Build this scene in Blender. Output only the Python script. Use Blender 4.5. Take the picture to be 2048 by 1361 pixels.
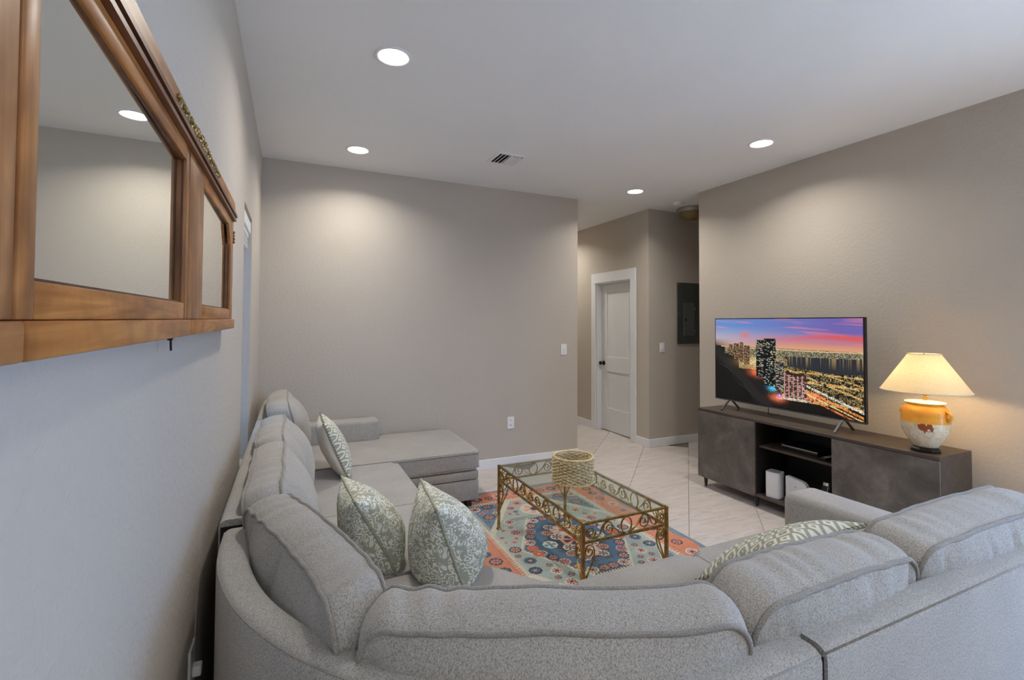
import bpy, bmesh, math, random
import numpy as np
from mathutils import Vector, Matrix, noise

for o in list(bpy.data.objects):
    bpy.data.objects.remove(o, do_unlink=True)
S = bpy.context.scene
COL = S.collection
random.seed(7)
rng = np.random.default_rng(11)

# ------------------------------------------------------------------ camera
F_PX, YAW, PIT, ROL = 953.8545, math.radians(24.7895), math.radians(1.5054), math.radians(0.2817)
CAM_H = 1.54
cam_d = bpy.data.cameras.new('camera')
cam = bpy.data.objects.new('camera', cam_d)
COL.objects.link(cam)
cam_d.sensor_fit = 'HORIZONTAL'
cam_d.sensor_width = 36.0
cam_d.lens = F_PX * 36.0 / 2048.0
cam_d.shift_y = -57.376 / 2048.0
cam_d.clip_start = 0.02
_R = Vector((math.cos(YAW), -math.sin(YAW), 0)); _D = Vector((math.sin(YAW), math.cos(YAW), 0)); _V = Vector((0, 0, 1))
_D2 = _D * math.cos(PIT) + _V * math.sin(PIT)
_V2 = -_D * math.sin(PIT) + _V * math.cos(PIT)
_R3 = _R * math.cos(ROL) + _V2 * math.sin(ROL)
_V3 = -_R * math.sin(ROL) + _V2 * math.cos(ROL)
M = Matrix((( _R3.x, _V3.x, -_D2.x, 0), (_R3.y, _V3.y, -_D2.y, 0), (_R3.z, _V3.z, -_D2.z, CAM_H), (0, 0, 0, 1)))
cam.matrix_world = M
S.camera = cam

# ------------------------------------------------------------------ world, daylight, exposure
W = bpy.data.worlds.new('sky'); S.world = W; W.use_nodes = True
_bg = W.node_tree.nodes['Background']
_bg.inputs[0].default_value = (0.34, 0.56, 1.0, 1)
_bg.inputs[1].default_value = 8.0
S.view_settings.view_transform = 'Standard'
S.view_settings.look = 'None'
S.view_settings.exposure = 0.93
S.view_settings.gamma = 1.0
S.view_settings.use_curve_mapping = False
LAMP_W = 5.7           # recessed downlight
LAMP_C = (1.0, 0.95, 0.875)
BULB_W = 3.0           # table lamp bulb

def portal(name, loc, rot, sx, sy):
    l = bpy.data.lights.new(name, 'AREA'); l.shape = 'RECTANGLE'; l.size = sx; l.size_y = sy
    l.cycles.is_portal = True
    o = bpy.data.objects.new(name, l); COL.objects.link(o); o.location = loc; o.rotation_euler = rot
    return o

XL, YB, XE, XT, YT, ZC = -0.258, 4.73, 3.026, 4.08, 3.906, 3.007
YR = -3.3                                   # rear wall of the open-plan room
portal('patio_door_portal', (XT + 0.11, -0.70, 1.2), (math.radians(90), 0, math.radians(90)), 2.0, 2.3)
_sun = bpy.data.lights.new('sun', 'SUN'); _sun.energy = 9.0; _sun.angle = math.radians(0.6); _sun.color = (1.0, 0.95, 0.88)
sun = bpy.data.objects.new('sun', _sun); COL.objects.link(sun)           # falls through the added patio door onto the floor behind the viewer
sun.rotation_euler = Vector((0.60, 0.22, 0.77)).to_track_quat('Z', 'Y').to_euler(); sun.location = (8, -2, 6)
portal('side_window_portal', (XL - 0.16, 3.435, 1.43), (math.radians(90), 0, math.radians(-90)), 0.57, 1.62)

# ------------------------------------------------------------------ helpers
def sl(c):
    return tuple(((v/255.0)/12.92 if v/255.0 <= 0.04045 else ((v/255.0+0.055)/1.055)**2.4) for v in c)
def srgb(*c): return sl(c) + (1.0,)

class NT:
    """small wrapper round a material's node tree"""
    def __init__(s, name):
        s.m = bpy.data.materials.new(name); s.m.use_nodes = True
        s.t = s.m.node_tree; s.n = s.t.nodes; s.b = s.n['Principled BSDF']; s.out = s.n['Material Output']
    def new(s, t, **k):
        o = s.n.new(t)
        for a, v in k.items(): setattr(o, a, v)
        return o
    def link(s, a, b): s.t.links.new(a, b)
    def val(s, sock, v): sock.default_value = v
    def coord(s, kind='Object', scale=(1, 1, 1), rot=(0, 0, 0)):
        c = s.new('ShaderNodeTexCoord'); mp = s.new('ShaderNodeMapping')
        mp.inputs['Scale'].default_value = scale; mp.inputs['Rotation'].default_value = rot
        s.link(c.outputs[kind], mp.inputs[0]); return mp.outputs[0]
    def noise(s, v, scale, detail=3, rough=0.5, dist=0.0):
        n = s.new('ShaderNodeTexNoise'); n.inputs['Scale'].default_value = scale; n.inputs['Detail'].default_value = detail
        n.inputs['Roughness'].default_value = rough; n.inputs['Distortion'].default_value = dist
        s.link(v, n.inputs['Vector']); return n.outputs['Fac']
    def ramp(s, f, stops, interp='LINEAR'):
        r = s.new('ShaderNodeValToRGB'); r.color_ramp.interpolation = interp
        e = r.color_ramp.elements
        while len(e) < len(stops): e.new(0.5)
        for i, (p, c) in enumerate(stops):
            e[i].position = p; e[i].color = c
        s.link(f, r.inputs[0]); return r.outputs[0]
    def mix(s, f, a, b, mode='MIX'):
        m = s.new('ShaderNodeMix', data_type='RGBA', blend_type=mode)
        for sock, v in ((m.inputs[0], f), (m.inputs[6], a), (m.inputs[7], b)):
            if hasattr(v, 'is_linked') or hasattr(v, 'links'): s.link(v, sock)
            else: sock.default_value = v
        return m.outputs[2]
    def math(s, op, a, b=None):
        m = s.new('ShaderNodeMath', operation=op)
        for sock, v in ((m.inputs[0], a), (m.inputs[1], b)):
            if v is None: continue
            if hasattr(v, 'links'): s.link(v, sock)
            else: sock.default_value = v
        return m.outputs[0]
    def bump(s, h, strength=0.3, dist=0.002):
        b = s.new('ShaderNodeBump'); b.inputs['Strength'].default_value = strength; b.inputs['Distance'].default_value = dist
        s.link(h, b.inputs['Height']); s.link(b.outputs[0], s.b.inputs['Normal'])
    def set(s, col=None, rough=0.6, metal=0.0, spec=None):
        if col is not None:
            if hasattr(col, 'links'): s.link(col, s.b.inputs['Base Color'])
            else: s.b.inputs['Base Color'].default_value = col
        s.b.inputs['Roughness'].default_value = rough; s.b.inputs['Metallic'].default_value = metal
        if spec is not None: s.b.inputs['Specular IOR Level'].default_value = spec
        return s.m

def mat_mottle(name, c1, c2, scale=8, rough=0.6, metal=0.0, bump=0.0, bscale=200, bdist=0.001, stretch=(1, 1, 1), spec=None, detail=4):
    t = NT(name); v = t.coord('Object', stretch)
    c = t.ramp(t.noise(v, scale, detail), [(0.3, c1), (0.7, c2)])
    if bump: t.bump(t.noise(v, bscale, 3), bump, bdist)
    return t.set(c, rough, metal, spec)

def obj(name, me, mat=None, parent=None, smooth=None, kind=None, label=None, cat=None, group=None):
    """link a bmesh or mesh as one object; vertices are in world space unless the object is moved later"""
    if isinstance(me, bmesh.types.BMesh):
        bm = me; me = bpy.data.meshes.new(name)
        bmesh.ops.recalc_face_normals(bm, faces=bm.faces)
        bm.to_mesh(me); bm.free()
    if mat is not None and not me.materials: me.materials.append(mat)
    if smooth is not None:
        me.polygons.foreach_set('use_smooth', [True] * len(me.polygons))
        if smooth < 180:
            try: me.set_sharp_from_angle(angle=math.radians(smooth))
            except Exception: pass
    o = bpy.data.objects.new(name, me); COL.objects.link(o)
    if parent is not None: adopt(o, parent)
    tag(o, label, cat, group, kind)
    return o
def world_loc(o):
    p = Vector(o.location); q = o.parent
    while q is not None:
        p = p + q.location; q = q.parent
    return p
def adopt(o, parent):
    o.parent = parent
    base = parent
    if parent.type == 'EMPTY':
        o.matrix_parent_inverse = parent_mw(parent).inverted()
    else:
        o.matrix_parent_inverse = Matrix.Identity(4)
def parent_mw(p):
    return Matrix.LocRotScale(p.location, p.rotation_euler, p.scale)
def tag(o, label=None, cat=None, group=None, kind=None):
    if label: o['label'] = label
    if cat: o['category'] = cat
    if group: o['group'] = group
    if kind: o['kind'] = kind
def thing(name, loc, label, cat, group=None):
    e = bpy.data.objects.new(name, None); COL.objects.link(e); e.location = loc; e.empty_display_size = 0.05
    tag(e, label, cat, group); return e

def box(bm, x0, x1, y0, y1, z0, z1):
    vs = [bm.verts.new(p) for p in ((x0,y0,z0),(x1,y0,z0),(x1,y1,z0),(x0,y1,z0),(x0,y0,z1),(x1,y0,z1),(x1,y1,z1),(x0,y1,z1))]
    for f in ((0,3,2,1),(4,5,6,7),(0,1,5,4),(1,2,6,5),(2,3,7,6),(3,0,4,7)): bm.faces.new([vs[i] for i in f])
    return vs
def B(*a, bev=0.0, seg=2):
    """one box as a bmesh, optionally bevelled"""
    bm = bmesh.new(); box(bm, *a)
    if bev: bmesh.ops.bevel(bm, geom=bm.edges[:], offset=bev, segments=seg, affect='EDGES', profile=0.5)
    return bm
def boxes(lst):
    bm = bmesh.new()
    for b in lst: box(bm, *b)
    return bm
def xform(bm, mtx):
    bmesh.ops.transform(bm, matrix=mtx, verts=bm.verts[:]); return bm
def lathe(bm, prof, c=(0, 0, 0), seg=48, caps=True):
    rings = []
    for r, z in prof:
        rings.append([bm.verts.new((c[0]+r*math.cos(2*math.pi*i/seg), c[1]+r*math.sin(2*math.pi*i/seg), c[2]+z)) for i in range(seg)])
    for a, b in zip(rings, rings[1:]):
        for i in range(seg): bm.faces.new((a[i], a[(i+1) % seg], b[(i+1) % seg], b[i]))
    if caps:
        bm.faces.new(rings[0][::-1]); bm.faces.new(rings[-1])
    return bm
def frames(pts, closed):
    n = len(pts); T = []
    for i in range(n):
        a = pts[(i-1) % n] if (closed or i > 0) else pts[i]
        b = pts[(i+1) % n] if (closed or i < n-1) else pts[i]
        T.append((b-a).normalized())
    up = Vector((0, 0, 1)) if abs(T[0].z) < 0.9 else Vector((1, 0, 0))
    N = (up - T[0]*up.dot(T[0])).normalized(); out = []
    for i in range(n):
        N = (N - T[i]*N.dot(T[i]))
        N = N.normalized() if N.length > 1e-6 else Vector((1, 0, 0))
        out.append((T[i], N.copy(), T[i].cross(N)))
    return out
def tube(bm, pts, r, seg=8, closed=False, taper=None):
    pts = [Vector(p) for p in pts]; fr = frames(pts, closed); rings = []
    for i, (p, (t, n, b)) in enumerate(zip(pts, fr)):
        rr = r if taper is None else r*taper(i/(len(pts)-1))
        rings.append([bm.verts.new(p + (n*math.cos(2*math.pi*k/seg) + b*math.sin(2*math.pi*k/seg))*rr) for k in range(seg)])
    m = len(rings)
    for i in range(m if closed else m-1):
        a = rings[i]; c = rings[(i+1) % m]
        for k in range(seg): bm.faces.new((a[k], a[(k+1) % seg], c[(k+1) % seg], c[k]))
    if not closed:
        bm.faces.new(rings[0][::-1]); bm.faces.new(rings[-1])
    return bm
def bar(bm, pts, side, w, t, closed=False):
    """flat bar of width w along 'side' and thickness t, swept along pts"""
    pts = [Vector(p) for p in pts]; side = Vector(side).normalized(); n = len(pts); rings = []
    for i in range(n):
        a = pts[(i-1) % n] if (closed or i > 0) else pts[i]; b = pts[(i+1) % n] if (closed or i < n-1) else pts[i]
        T = (b-a).normalized(); N = T.cross(side).normalized()
        rings.append([bm.verts.new(pts[i] + side*(sx*w/2) + N*(sy*t/2)) for sx, sy in ((-1,-1),(1,-1),(1,1),(-1,1))])
    for i in range(n if closed else n-1):
        a = rings[i]; c = rings[(i+1) % n]
        for k in range(4): bm.faces.new((a[k], a[(k+1) % 4], c[(k+1) % 4], c[k]))
    if not closed:
        bm.faces.new(rings[0][::-1]); bm.faces.new(rings[-1])
    return bm
def prism(bm, poly, z0, z1):
    lo = [bm.verts.new((x, y, z0)) for x, y in poly]; hi = [bm.verts.new((x, y, z1)) for x, y in poly]; n = len(poly)
    bm.faces.new(lo[::-1]); bm.faces.new(hi)
    for i in range(n): bm.faces.new((lo[i], lo[(i+1) % n], hi[(i+1) % n], hi[i]))
    return bm
def arc(cx, cy, r, a0, a1, n):
    return [(cx + r*math.cos(math.radians(a0+(a1-a0)*i/n)), cy + r*math.sin(math.radians(a0+(a1-a0)*i/n))) for i in range(n+1)]
def round_poly(poly, r, n=5):
    """round the corners of a plan polygon; r is one radius or one per corner"""
    out = []; m = len(poly)
    for i in range(m):
        ri = r[i] if isinstance(r, (list, tuple)) else r
        p = Vector(poly[i]); a = (Vector(poly[i-1])-p); b = (Vector(poly[(i+1) % m])-p)
        if ri <= 0: out.append(tuple(p)); continue
        q = min(ri, a.length*0.48, b.length*0.48); a.normalize(); b.normalize()
        p0 = p+a*q; p1 = p+b*q
        for k in range(n+1):
            t = k/n; out.append(tuple(p0*(1-t)**2 + p*2*t*(1-t) + p1*t*t))
    return out
# ------------------------------------------------------------------ materials
def wall_material(name, c1, c2, bump=0.24):
    t = NT(name); v = t.coord('Object')
    c = t.ramp(t.noise(v, 1.3, 3), [(0.3, c1), (0.7, c2)])
    h = t.math('ADD', t.ramp(t.noise(v, 48, 2), [(0.4, (0, 0, 0, 1)), (0.62, (1, 1, 1, 1))]), t.noise(v, 120, 2))
    t.bump(h, bump, 0.0030)
    return t.set(c, 0.75, 0, 0.3)
M_WALL = wall_material('taupe_wall_paint', srgb(192, 183, 171), srgb(195, 186, 174))
M_CEIL = wall_material('ceiling_paint', srgb(238, 238, 238), srgb(241, 241, 241), 0.12)
M_TRIM = mat_mottle('white_trim_paint', srgb(232, 234, 236), srgb(238, 239, 240), 3, 0.38)
M_DOOR = mat_mottle('door_paint', srgb(226, 229, 230), srgb(231, 233, 233), 4, 0.35)
M_PLAST = mat_mottle('white_plastic', srgb(235, 235, 236), srgb(240, 240, 240), 20, 0.35)
M_DARKSLOT = mat_mottle('dark_slot', srgb(30, 30, 32), srgb(38, 38, 40), 30, 0.6)
M_BRONZE = mat_mottle('dark_bronze', srgb(52, 44, 38), srgb(70, 58, 48), 30, 0.35, 0.8)
M_GROUT = mat_mottle('grout', srgb(120, 108, 98), srgb(140, 127, 116), 30, 0.9, bump=0.3)
M_STEELPANEL = mat_mottle('panel_grey_enamel', srgb(74, 78, 73), srgb(82, 86, 81), 12, 0.42, 0.15)
M_STEELDOOR = mat_mottle('panel_door_enamel', srgb(96, 99, 99), srgb(104, 107, 107), 12, 0.35, 0.2)

def tile_material():
    t = NT('stone_look_tile'); oi = t.new('ShaderNodeObjectInfo')
    c0 = t.new('ShaderNodeTexCoord'); add = t.new('ShaderNodeVectorMath', operation='ADD')
    sc = t.new('ShaderNodeVectorMath', operation='SCALE'); sc.inputs[3].default_value = 40
    comb = t.new('ShaderNodeCombineXYZ')
    for i in range(3): t.link(oi.outputs['Random'], comb.inputs[i])
    t.link(comb.outputs[0], sc.inputs[0]); t.link(c0.outputs['Object'], add.inputs[0]); t.link(sc.outputs[0], add.inputs[1])
    mp = t.new('ShaderNodeMapping'); mp.inputs['Rotation'].default_value = (0, 0, math.radians(28)); mp.inputs['Scale'].default_value = (1.3, 7.5, 1)
    t.link(add.outputs[0], mp.inputs[0])
    n1 = t.noise(mp.outputs[0], 3.2, 8, 0.68, 0.9)
    n2 = t.noise(add.outputs[0], 2.2, 3, 0.5)
    c = t.ramp(n1, [(0.26, srgb(172, 159, 151)), (0.44, srgb(206, 196, 190)), (0.60, srgb(218, 210, 204)), (0.8, srgb(229, 222, 217))])
    c = t.mix(t.ramp(n2, [(0.35, (0, 0, 0, 1)), (0.75, (0.35, 0.35, 0.35, 1))]), c, srgb(202, 193, 187))
    n3 = t.noise(mp.outputs[0], 9, 4, 0.7)
    c = t.mix(t.ramp(n3, [(0.62, (0, 0, 0, 1)), (0.78, (0.55, 0.55, 0.55, 1))]), c, srgb(158, 144, 136))
    t.bump(n1, 0.06, 0.002)
    return t.set(c, 0.42, 0, 0.45)
M_TILE = tile_material()

def fabric_material(name, dark, mid, light, sc=420):
    t = NT(name); v = t.coord('Object')
    w1 = t.noise(v, sc, 3, 0.65)
    w2 = t.noise(t.coord('Object', (1, 1, 0.6)), sc*0.7, 2, 0.6)
    m = t.math('MULTIPLY', t.math('ADD', w1, w2), 0.5)
    c = t.ramp(m, [(0.40, dark), (0.5, mid), (0.60, light)])
    big = t.ramp(t.noise(v, 5.0, 4, 0.55), [(0.3, (0.86, 0.86, 0.86, 1)), (0.7, (1, 1, 1, 1))])
    c = t.mix(1.0, c, big, 'MULTIPLY')
    t.bump(m, 0.5, 0.0015)
    m_ = t.set(c, 0.92, 0, 0.15)
    t.b.inputs['Sheen Weight'].default_value = 0.25; t.b.inputs['Sheen Roughness'].default_value = 0.6
    return m_
M_SOFA = fabric_material('grey_linen_weave', srgb(132, 127, 120), srgb(174, 169, 161), srgb(192, 188, 181), 520)
M_PIPE = fabric_material('grey_linen_piping', srgb(116, 111, 105), srgb(150, 145, 138), srgb(172, 168, 161), 700)  # crease shade put into the piping colour, darker than the linen
M_BLACKCLOTH = mat_mottle('black_dust_cloth', srgb(24, 24, 26), srgb(34, 34, 37), 60, 0.95)
M_LEG = mat_mottle('dark_wood_foot', srgb(34, 28, 24), srgb(50, 42, 36), 20, 0.5)

def thin_glass(name, tint, rough=0.0, spec=1.0):
    t = NT(name); t.n.remove(t.b)
    tr = t.new('ShaderNodeBsdfTransparent'); tr.inputs[0].default_value = tint
    gl = t.new('ShaderNodeBsdfGlossy'); gl.inputs['Roughness'].default_value = rough
    lw_ = t.new('ShaderNodeLayerWeight')                    # Schlick term, the same from both faces of the sheet
    k = t.math('MULTIPLY', t.math('ADD', t.math('MULTIPLY', t.math('POWER', lw_.outputs['Facing'], 5.0), 0.96), 0.04), spec)
    mx = t.new('ShaderNodeMixShader'); t.link(k, mx.inputs[0]); t.link(tr.outputs[0], mx.inputs[1]); t.link(gl.outputs[0], mx.inputs[2])
    t.link(mx.outputs[0], t.out.inputs[0]); return t.m
M_PANE = thin_glass('window_glass', (0.92, 0.96, 0.97, 1))
M_PANE_DIM = thin_glass('obscured_window_glass', (0.24, 0.25, 0.255, 1), 0.1)  # dark tint put in to dim the daylight on the window reveal
M_TABLEGLASS = thin_glass('table_glass', (0.90, 0.945, 0.92, 1), 0.01, 0.9)

def emit(name, col, strength):
    t = NT(name); t.b.inputs['Base Color'].default_value = (0.8, 0.8, 0.8, 1)
    n = t.noise(t.coord('Object'), 6, 1)
    c = t.ramp(n, [(0.0, tuple(x*0.97 for x in col) + (1,)), (1.0, tuple(col) + (1,))])
    t.link(c, t.b.inputs['Emission Color']); t.b.inputs['Emission Strength'].default_value = strength
    return t.m
M_LENS = emit('downlight_lens', LAMP_C, 6.0)

def wood_material(name, dark, mid, light, axis=1, rough=0.38):
    t = NT(name)
    s = [26, 26, 26]; s[axis] = 1.6
    v = t.coord('Object', tuple(s))
    n1 = t.noise(v, 1.0, 6, 0.6, 1.2)
    n2 = t.noise(t.coord('Object'), 9, 3, 0.6, 0.6)
    c = t.ramp(n1, [(0.28, dark), (0.5, mid), (0.72, light)])
    c = t.mix(t.ramp(n2, [(0.42, (0, 0, 0, 1)), (0.68, (0.6, 0.6, 0.6, 1))]), c, dark)
    t.bump(n1, 0.12, 0.002)
    return t.set(c, rough, 0, 0.5)
M_WOOD_H = wood_material('walnut_horizontal', srgb(112, 62, 22), srgb(174, 108, 48), srgb(210, 148, 80), 1)
M_WOOD_V = wood_material('walnut_vertical', srgb(108, 62, 26), srgb(166, 106, 54), srgb(200, 144, 88), 2)
M_WOOD_D = wood_material('dark_rebate_wood', srgb(52, 26, 12), srgb(92, 50, 20), srgb(120, 72, 30), 2)
M_GILT = mat_mottle('gilt_metal', srgb(86, 70, 38), srgb(176, 150, 92), 90, 0.45, 0.75, bump=0.4, bscale=400)
M_MIRROR = mat_mottle('mirror_silver', (0.80, 0.83, 0.80, 1), (0.82, 0.85, 0.82, 1), 2, 0.012, 1.0)

# ------------------------------------------------------------------ room shell
T = 0.15
def structure(name, bm, mat, label=None, smooth=None):
    o = obj(name, bm, mat, kind='structure', smooth=smooth)
    if label: o['label'] = label
    return o
WY0, WY1, WZ0, WZ1 = 3.15, 3.72, 0.62, 2.245                 # window in the left wall
structure('wall_left', boxes([(XL-T, XL, YR, WY0, 0, ZC), (XL-T, XL, WY1, YB, 0, ZC), (XL-T, XL, WY0, WY1, 0, WZ0), (XL-T, XL, WY0, WY1, WZ1, ZC)]), M_WALL,
          'taupe textured wall at the left carrying the wooden mirror')
structure('wall_back', boxes([(XL-T, XE, YB, YB+T, 0, ZC)]), M_WALL, 'plain taupe far wall behind the chaise')
structure('wall_hall_left', boxes([(XE-T, XE, YB+T, 7.3, 0, ZC)]), M_WALL, 'hallway wall running back behind the far wall')
structure('wall_right', boxes([(XT, XT+0.12, 0.30, YT, 0, ZC), (XT, XT+0.12, YR, -1.70, 0, ZC), (XT, XT+0.12, -1.70, 0.30, 2.35, ZC)]), M_WALL, 'taupe wall behind the television and table lamp')
structure('wall_hall_south', boxes([(XT+0.12, 7.0, YT-T, YT, 0, ZC)]), M_WALL, 'side passage wall hidden behind the television wall')
DY0, DY1, DZ = 5.075, 5.872, 2.142
structure('wall_hall_right', boxes([(XT, XT+T, YB, DY0, 0, ZC), (XT, XT+T, DY1, 7.3, 0, ZC), (XT, XT+T, DY0, DY1, DZ, ZC)]), M_WALL, 'hallway wall around the white door')
structure('wall_door_back', boxes([(XT+T, XT+T+0.08, DY0-0.1, DY1+0.1, 0, DZ+0.1)]), M_WALL, 'surface behind the closed hallway door')  # added to close off the bright gap under the door
structure('wall_panel', boxes([(XT+T, 7.0, YB, YB+T, 0, ZC)]), M_WALL, 'taupe wall carrying the electrical panel')
structure('wall_hall_end', boxes([(XE-T, XT+T, 7.3, 7.45, 0, ZC)]), M_WALL, 'end wall of the hallway')
structure('wall_passage_end', boxes([(7.0, 7.15, YT-T, YB+T, 0, ZC)]), M_WALL, 'end wall of the side passage')
RY0, RY1, RZ = -1.70, 0.30, 2.35                           # added patio door in the right wall, unseen behind the viewer
structure('wall_rear', boxes([(XL-T, XT+0.12, YR-T, YR, 0, ZC)]), M_WALL, 'rear wall of the room behind the viewer')
structure('wall_half', boxes([(0.75, 3.35, -0.42, -0.30, 0, 1.06)]), M_WALL, 'half-height wall behind the sofa and the viewer')  # added out of view to keep daylight off the sofa back
structure('ceiling', boxes([(XL-T, XT+T, YR-T, 7.45, ZC, ZC+0.12), (XT+T, 7.15, YT-T, YB+T, ZC, ZC+0.12)]), M_CEIL, 'smooth white ceiling')

# diagonal floor tiles, one object each, laid in a grout bed
fl = structure('floor', boxes([(XL-T, XT+T, YR-T, 7.45, -0.12, -0.006), (XT+T, 7.15, YT-T, YB+T, -0.12, -0.006)]), M_GROUT, 'floor of diagonal beige stone-look tiles')
structure('ground', boxes([(XT+T+0.01, 12.0, -9.0, YT-T-0.02, -0.2, -0.1)]), mat_mottle('sunlit_paving', srgb(196, 190, 180), srgb(206, 200, 190), 3, 0.8), 'pale paving outside the patio door')  # unseen pale slab added to bounce sunlight up to the ceiling
TS = 0.7467; H2 = TS/2
tile_me = None
def in_room(x, y):
    return (-0.5 < x < 4.3 and -3.4 < y < 4.9) or (2.9 < x < 4.2 and 4.5 < y < 7.4) or (3.9 < x < 7.0 and 3.7 < y < 4.9)
k = 0
for i in range(-14, 16):
    for j in range(-12, 22):
        u = -0.005 + (i+0.5)*TS; w = 6.09 - 6*TS + (j-4+0.5)*TS      # u = y - x, w = x + y
        x = (w-u)/2; y = (w+u)/2
        if not in_room(x, y): continue
        if tile_me is None:
            g = 0.0016; a = H2 - g*1.414
            bm = bmesh.new(); prism(bm, [(a, 0), (0, a), (-a, 0), (0, -a)], -0.008, 0.0)
            bmesh.ops.bevel(bm, geom=[e for e in bm.edges if all(v.co.z > -0.001 for v in e.verts)], offset=0.0012, segments=1, affect='EDGES')
            bmesh.ops.recalc_face_normals(bm, faces=bm.faces)
            tile_me = bpy.data.meshes.new('tile'); bm.to_mesh(tile_me); bm.free(); tile_me.materials.append(M_TILE)
        o = bpy.data.objects.new('tile', tile_me); COL.objects.link(o); o.location = (x, y, 0); o.parent = fl

# baseboards
BH, BT = 0.102, 0.014
def baseboard(name, a):
    structure(name, B(*a, bev=0.003, seg=1), M_TRIM)
baseboard('baseboard_left', (XL, XL+BT, YR, YB, 0, BH))
baseboard('baseboard_back', (XL+BT, XE+BT, YB-BT, YB, 0, BH))
baseboard('baseboard_hall_left', (XE, XE+BT, YB, 7.3, 0, BH))
baseboard('baseboard_right', (XT-BT, XT, 0.30, YT+BT, 0, BH))
baseboard('baseboard_panel', (XT, 7.0, YB-BT, YB, 0, BH))
baseboard('baseboard_hall_near', (XT-BT, XT, YB-BT, 4.965, 0, BH))
baseboard('baseboard_hall_far', (XT-BT, XT, 5.975, 7.3, 0, BH))
baseboard('baseboard_hall_south', (XT, 7.0, YT, YT+BT, 0, BH))

# hallway door with casing
tr = structure('trim_1', B(XT-0.016, XT, 4.965, DY0, 0, DZ, bev=0.002, seg=1), M_TRIM, 'white flat casing around the hallway door')
obj('casing_side', B(XT-0.016, XT, DY1, 5.975, 0, DZ, bev=0.002, seg=1), M_TRIM, tr)
obj('casing_head', B(XT-0.018, XT, 4.965, 5.975, DZ, DZ+0.142, bev=0.002, seg=1), M_TRIM, tr)
obj('jamb', boxes([(XT, XT+T, DY1-0.018, DY1, 0, DZ), (XT, XT+T, DY0, DY0+0.018, 0, DZ), (XT, XT+T, DY0+0.018, DY1-0.018, DZ-0.018, DZ)]), M_TRIM, tr)
dx = XT + 0.085
a0, a1 = DY0+0.02, DY1-0.02
dbm = boxes([(dx+0.012, dx+0.035, a0, a1, 0.012, DZ-0.02)])
dr = structure('door_1', dbm, M_DOOR, 'white two-panel shaker door in the hallway')
st = 0.125
for nm, q in (('stile', (a0, a0+st, 0.012, DZ-0.02)), ('stile', (a1-st, a1, 0.012, DZ-0.02)), ('rail', (a0+st, a1-st, DZ-0.02-0.125, DZ-0.02)),
              ('rail', (a0+st, a1-st, 0.86, 1.072)), ('rail', (a0+st, a1-st, 0.012, 0.335))):
    obj(nm, B(dx, dx+0.013, *q, bev=0.002, seg=1), M_DOOR, dr)
bm = bmesh.new(); lathe(bm, [(0.033, 0), (0.033, 0.006), (0.013, 0.012), (0.012, 0.04), (0.022, 0.046), (0.028, 0.056), (0.026, 0.068), (0.012, 0.075)], seg=24)
xform(bm, Matrix.Translation((dx, a1-0.055, 0.975)) @ Matrix.Rotation(math.radians(-90), 4, 'Y'))
obj('door_knob', bm, M_BRONZE, dr, smooth=40, label='dark bronze round door knob')

# window in the left wall: frame, panes, blind headrail
wf = structure('window_1', boxes([(XL-T, XL-T+0.05, WY0, WY0+0.045, WZ0, WZ1), (XL-T, XL-T+0.05, WY1-0.045, WY1, WZ0, WZ1), (XL-T, XL-T+0.05, WY0+0.045, WY1-0.045, WZ0, WZ0+0.045),
      (XL-T, XL-T+0.05, WY0+0.045, WY1-0.045, WZ1-0.045, WZ1), (XL-T, XL-T+0.05, WY0+0.045, WY1-0.045, 1.40, 1.44)]), M_TRIM, 'narrow recessed window in the left wall')
obj('pane', boxes([(XL-T+0.02, XL-T+0.026, WY0+0.045, WY1-0.045, WZ0+0.045, 1.40)]), M_PANE_DIM, wf)
obj('pane', boxes([(XL-T+0.02, XL-T+0.026, WY0+0.045, WY1-0.045, 1.44, WZ1-0.045)]), M_PANE_DIM, wf)
bl = thing('window_blind', (XL-0.05, 3.43, 2.12), 'white gathered window blind headrail in the recess beyond the mirror', 'blind')
obj('valance', B(XL-0.062, XL-0.006, WY0+0.004, WY1-0.012, 2.145, 2.222, bev=0.006), M_PLAST, bl)
obj('headrail', B(XL-0.070, XL-0.018, WY0+0.006, WY1-0.014, 2.118, 2.147, bev=0.004), M_PLAST, bl)
bm = bmesh.new()
for i in range(9):
    z = 2.117 - i*0.0085
    box(bm, XL-0.060+0.003*(i % 2), XL-0.022-0.003*(i % 2), WY0+0.012, WY1-0.03, z-0.006, z)
obj('gathered_slats', bm, M_PLAST, bl, kind='stuff')

# added patio door (unseen behind the camera; put in to bring daylight)
pf = structure('window_2', boxes([(XT+0.03, XT+0.09, RY0, RY0+0.06, 0, RZ), (XT+0.03, XT+0.09, RY1-0.06, RY1, 0, RZ), (XT+0.03, XT+0.09, RY0+0.06, RY1-0.06, RZ-0.06, RZ),
      (XT+0.03, XT+0.09, RY0+0.06, RY1-0.06, 0, 0.05), (XT+0.03, XT+0.09, -0.74, -0.66, 0.05, RZ-0.06)]), M_TRIM, 'patio door in the right wall behind the viewer')
obj('pane', boxes([(XT+0.055, XT+0.061, RY0+0.06, -0.74, 0.05, RZ-0.06)]), M_PANE, pf)
obj('pane', boxes([(XT+0.055, XT+0.061, -0.66, RY1-0.06, 0.05, RZ-0.06)]), M_PANE, pf)

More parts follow.
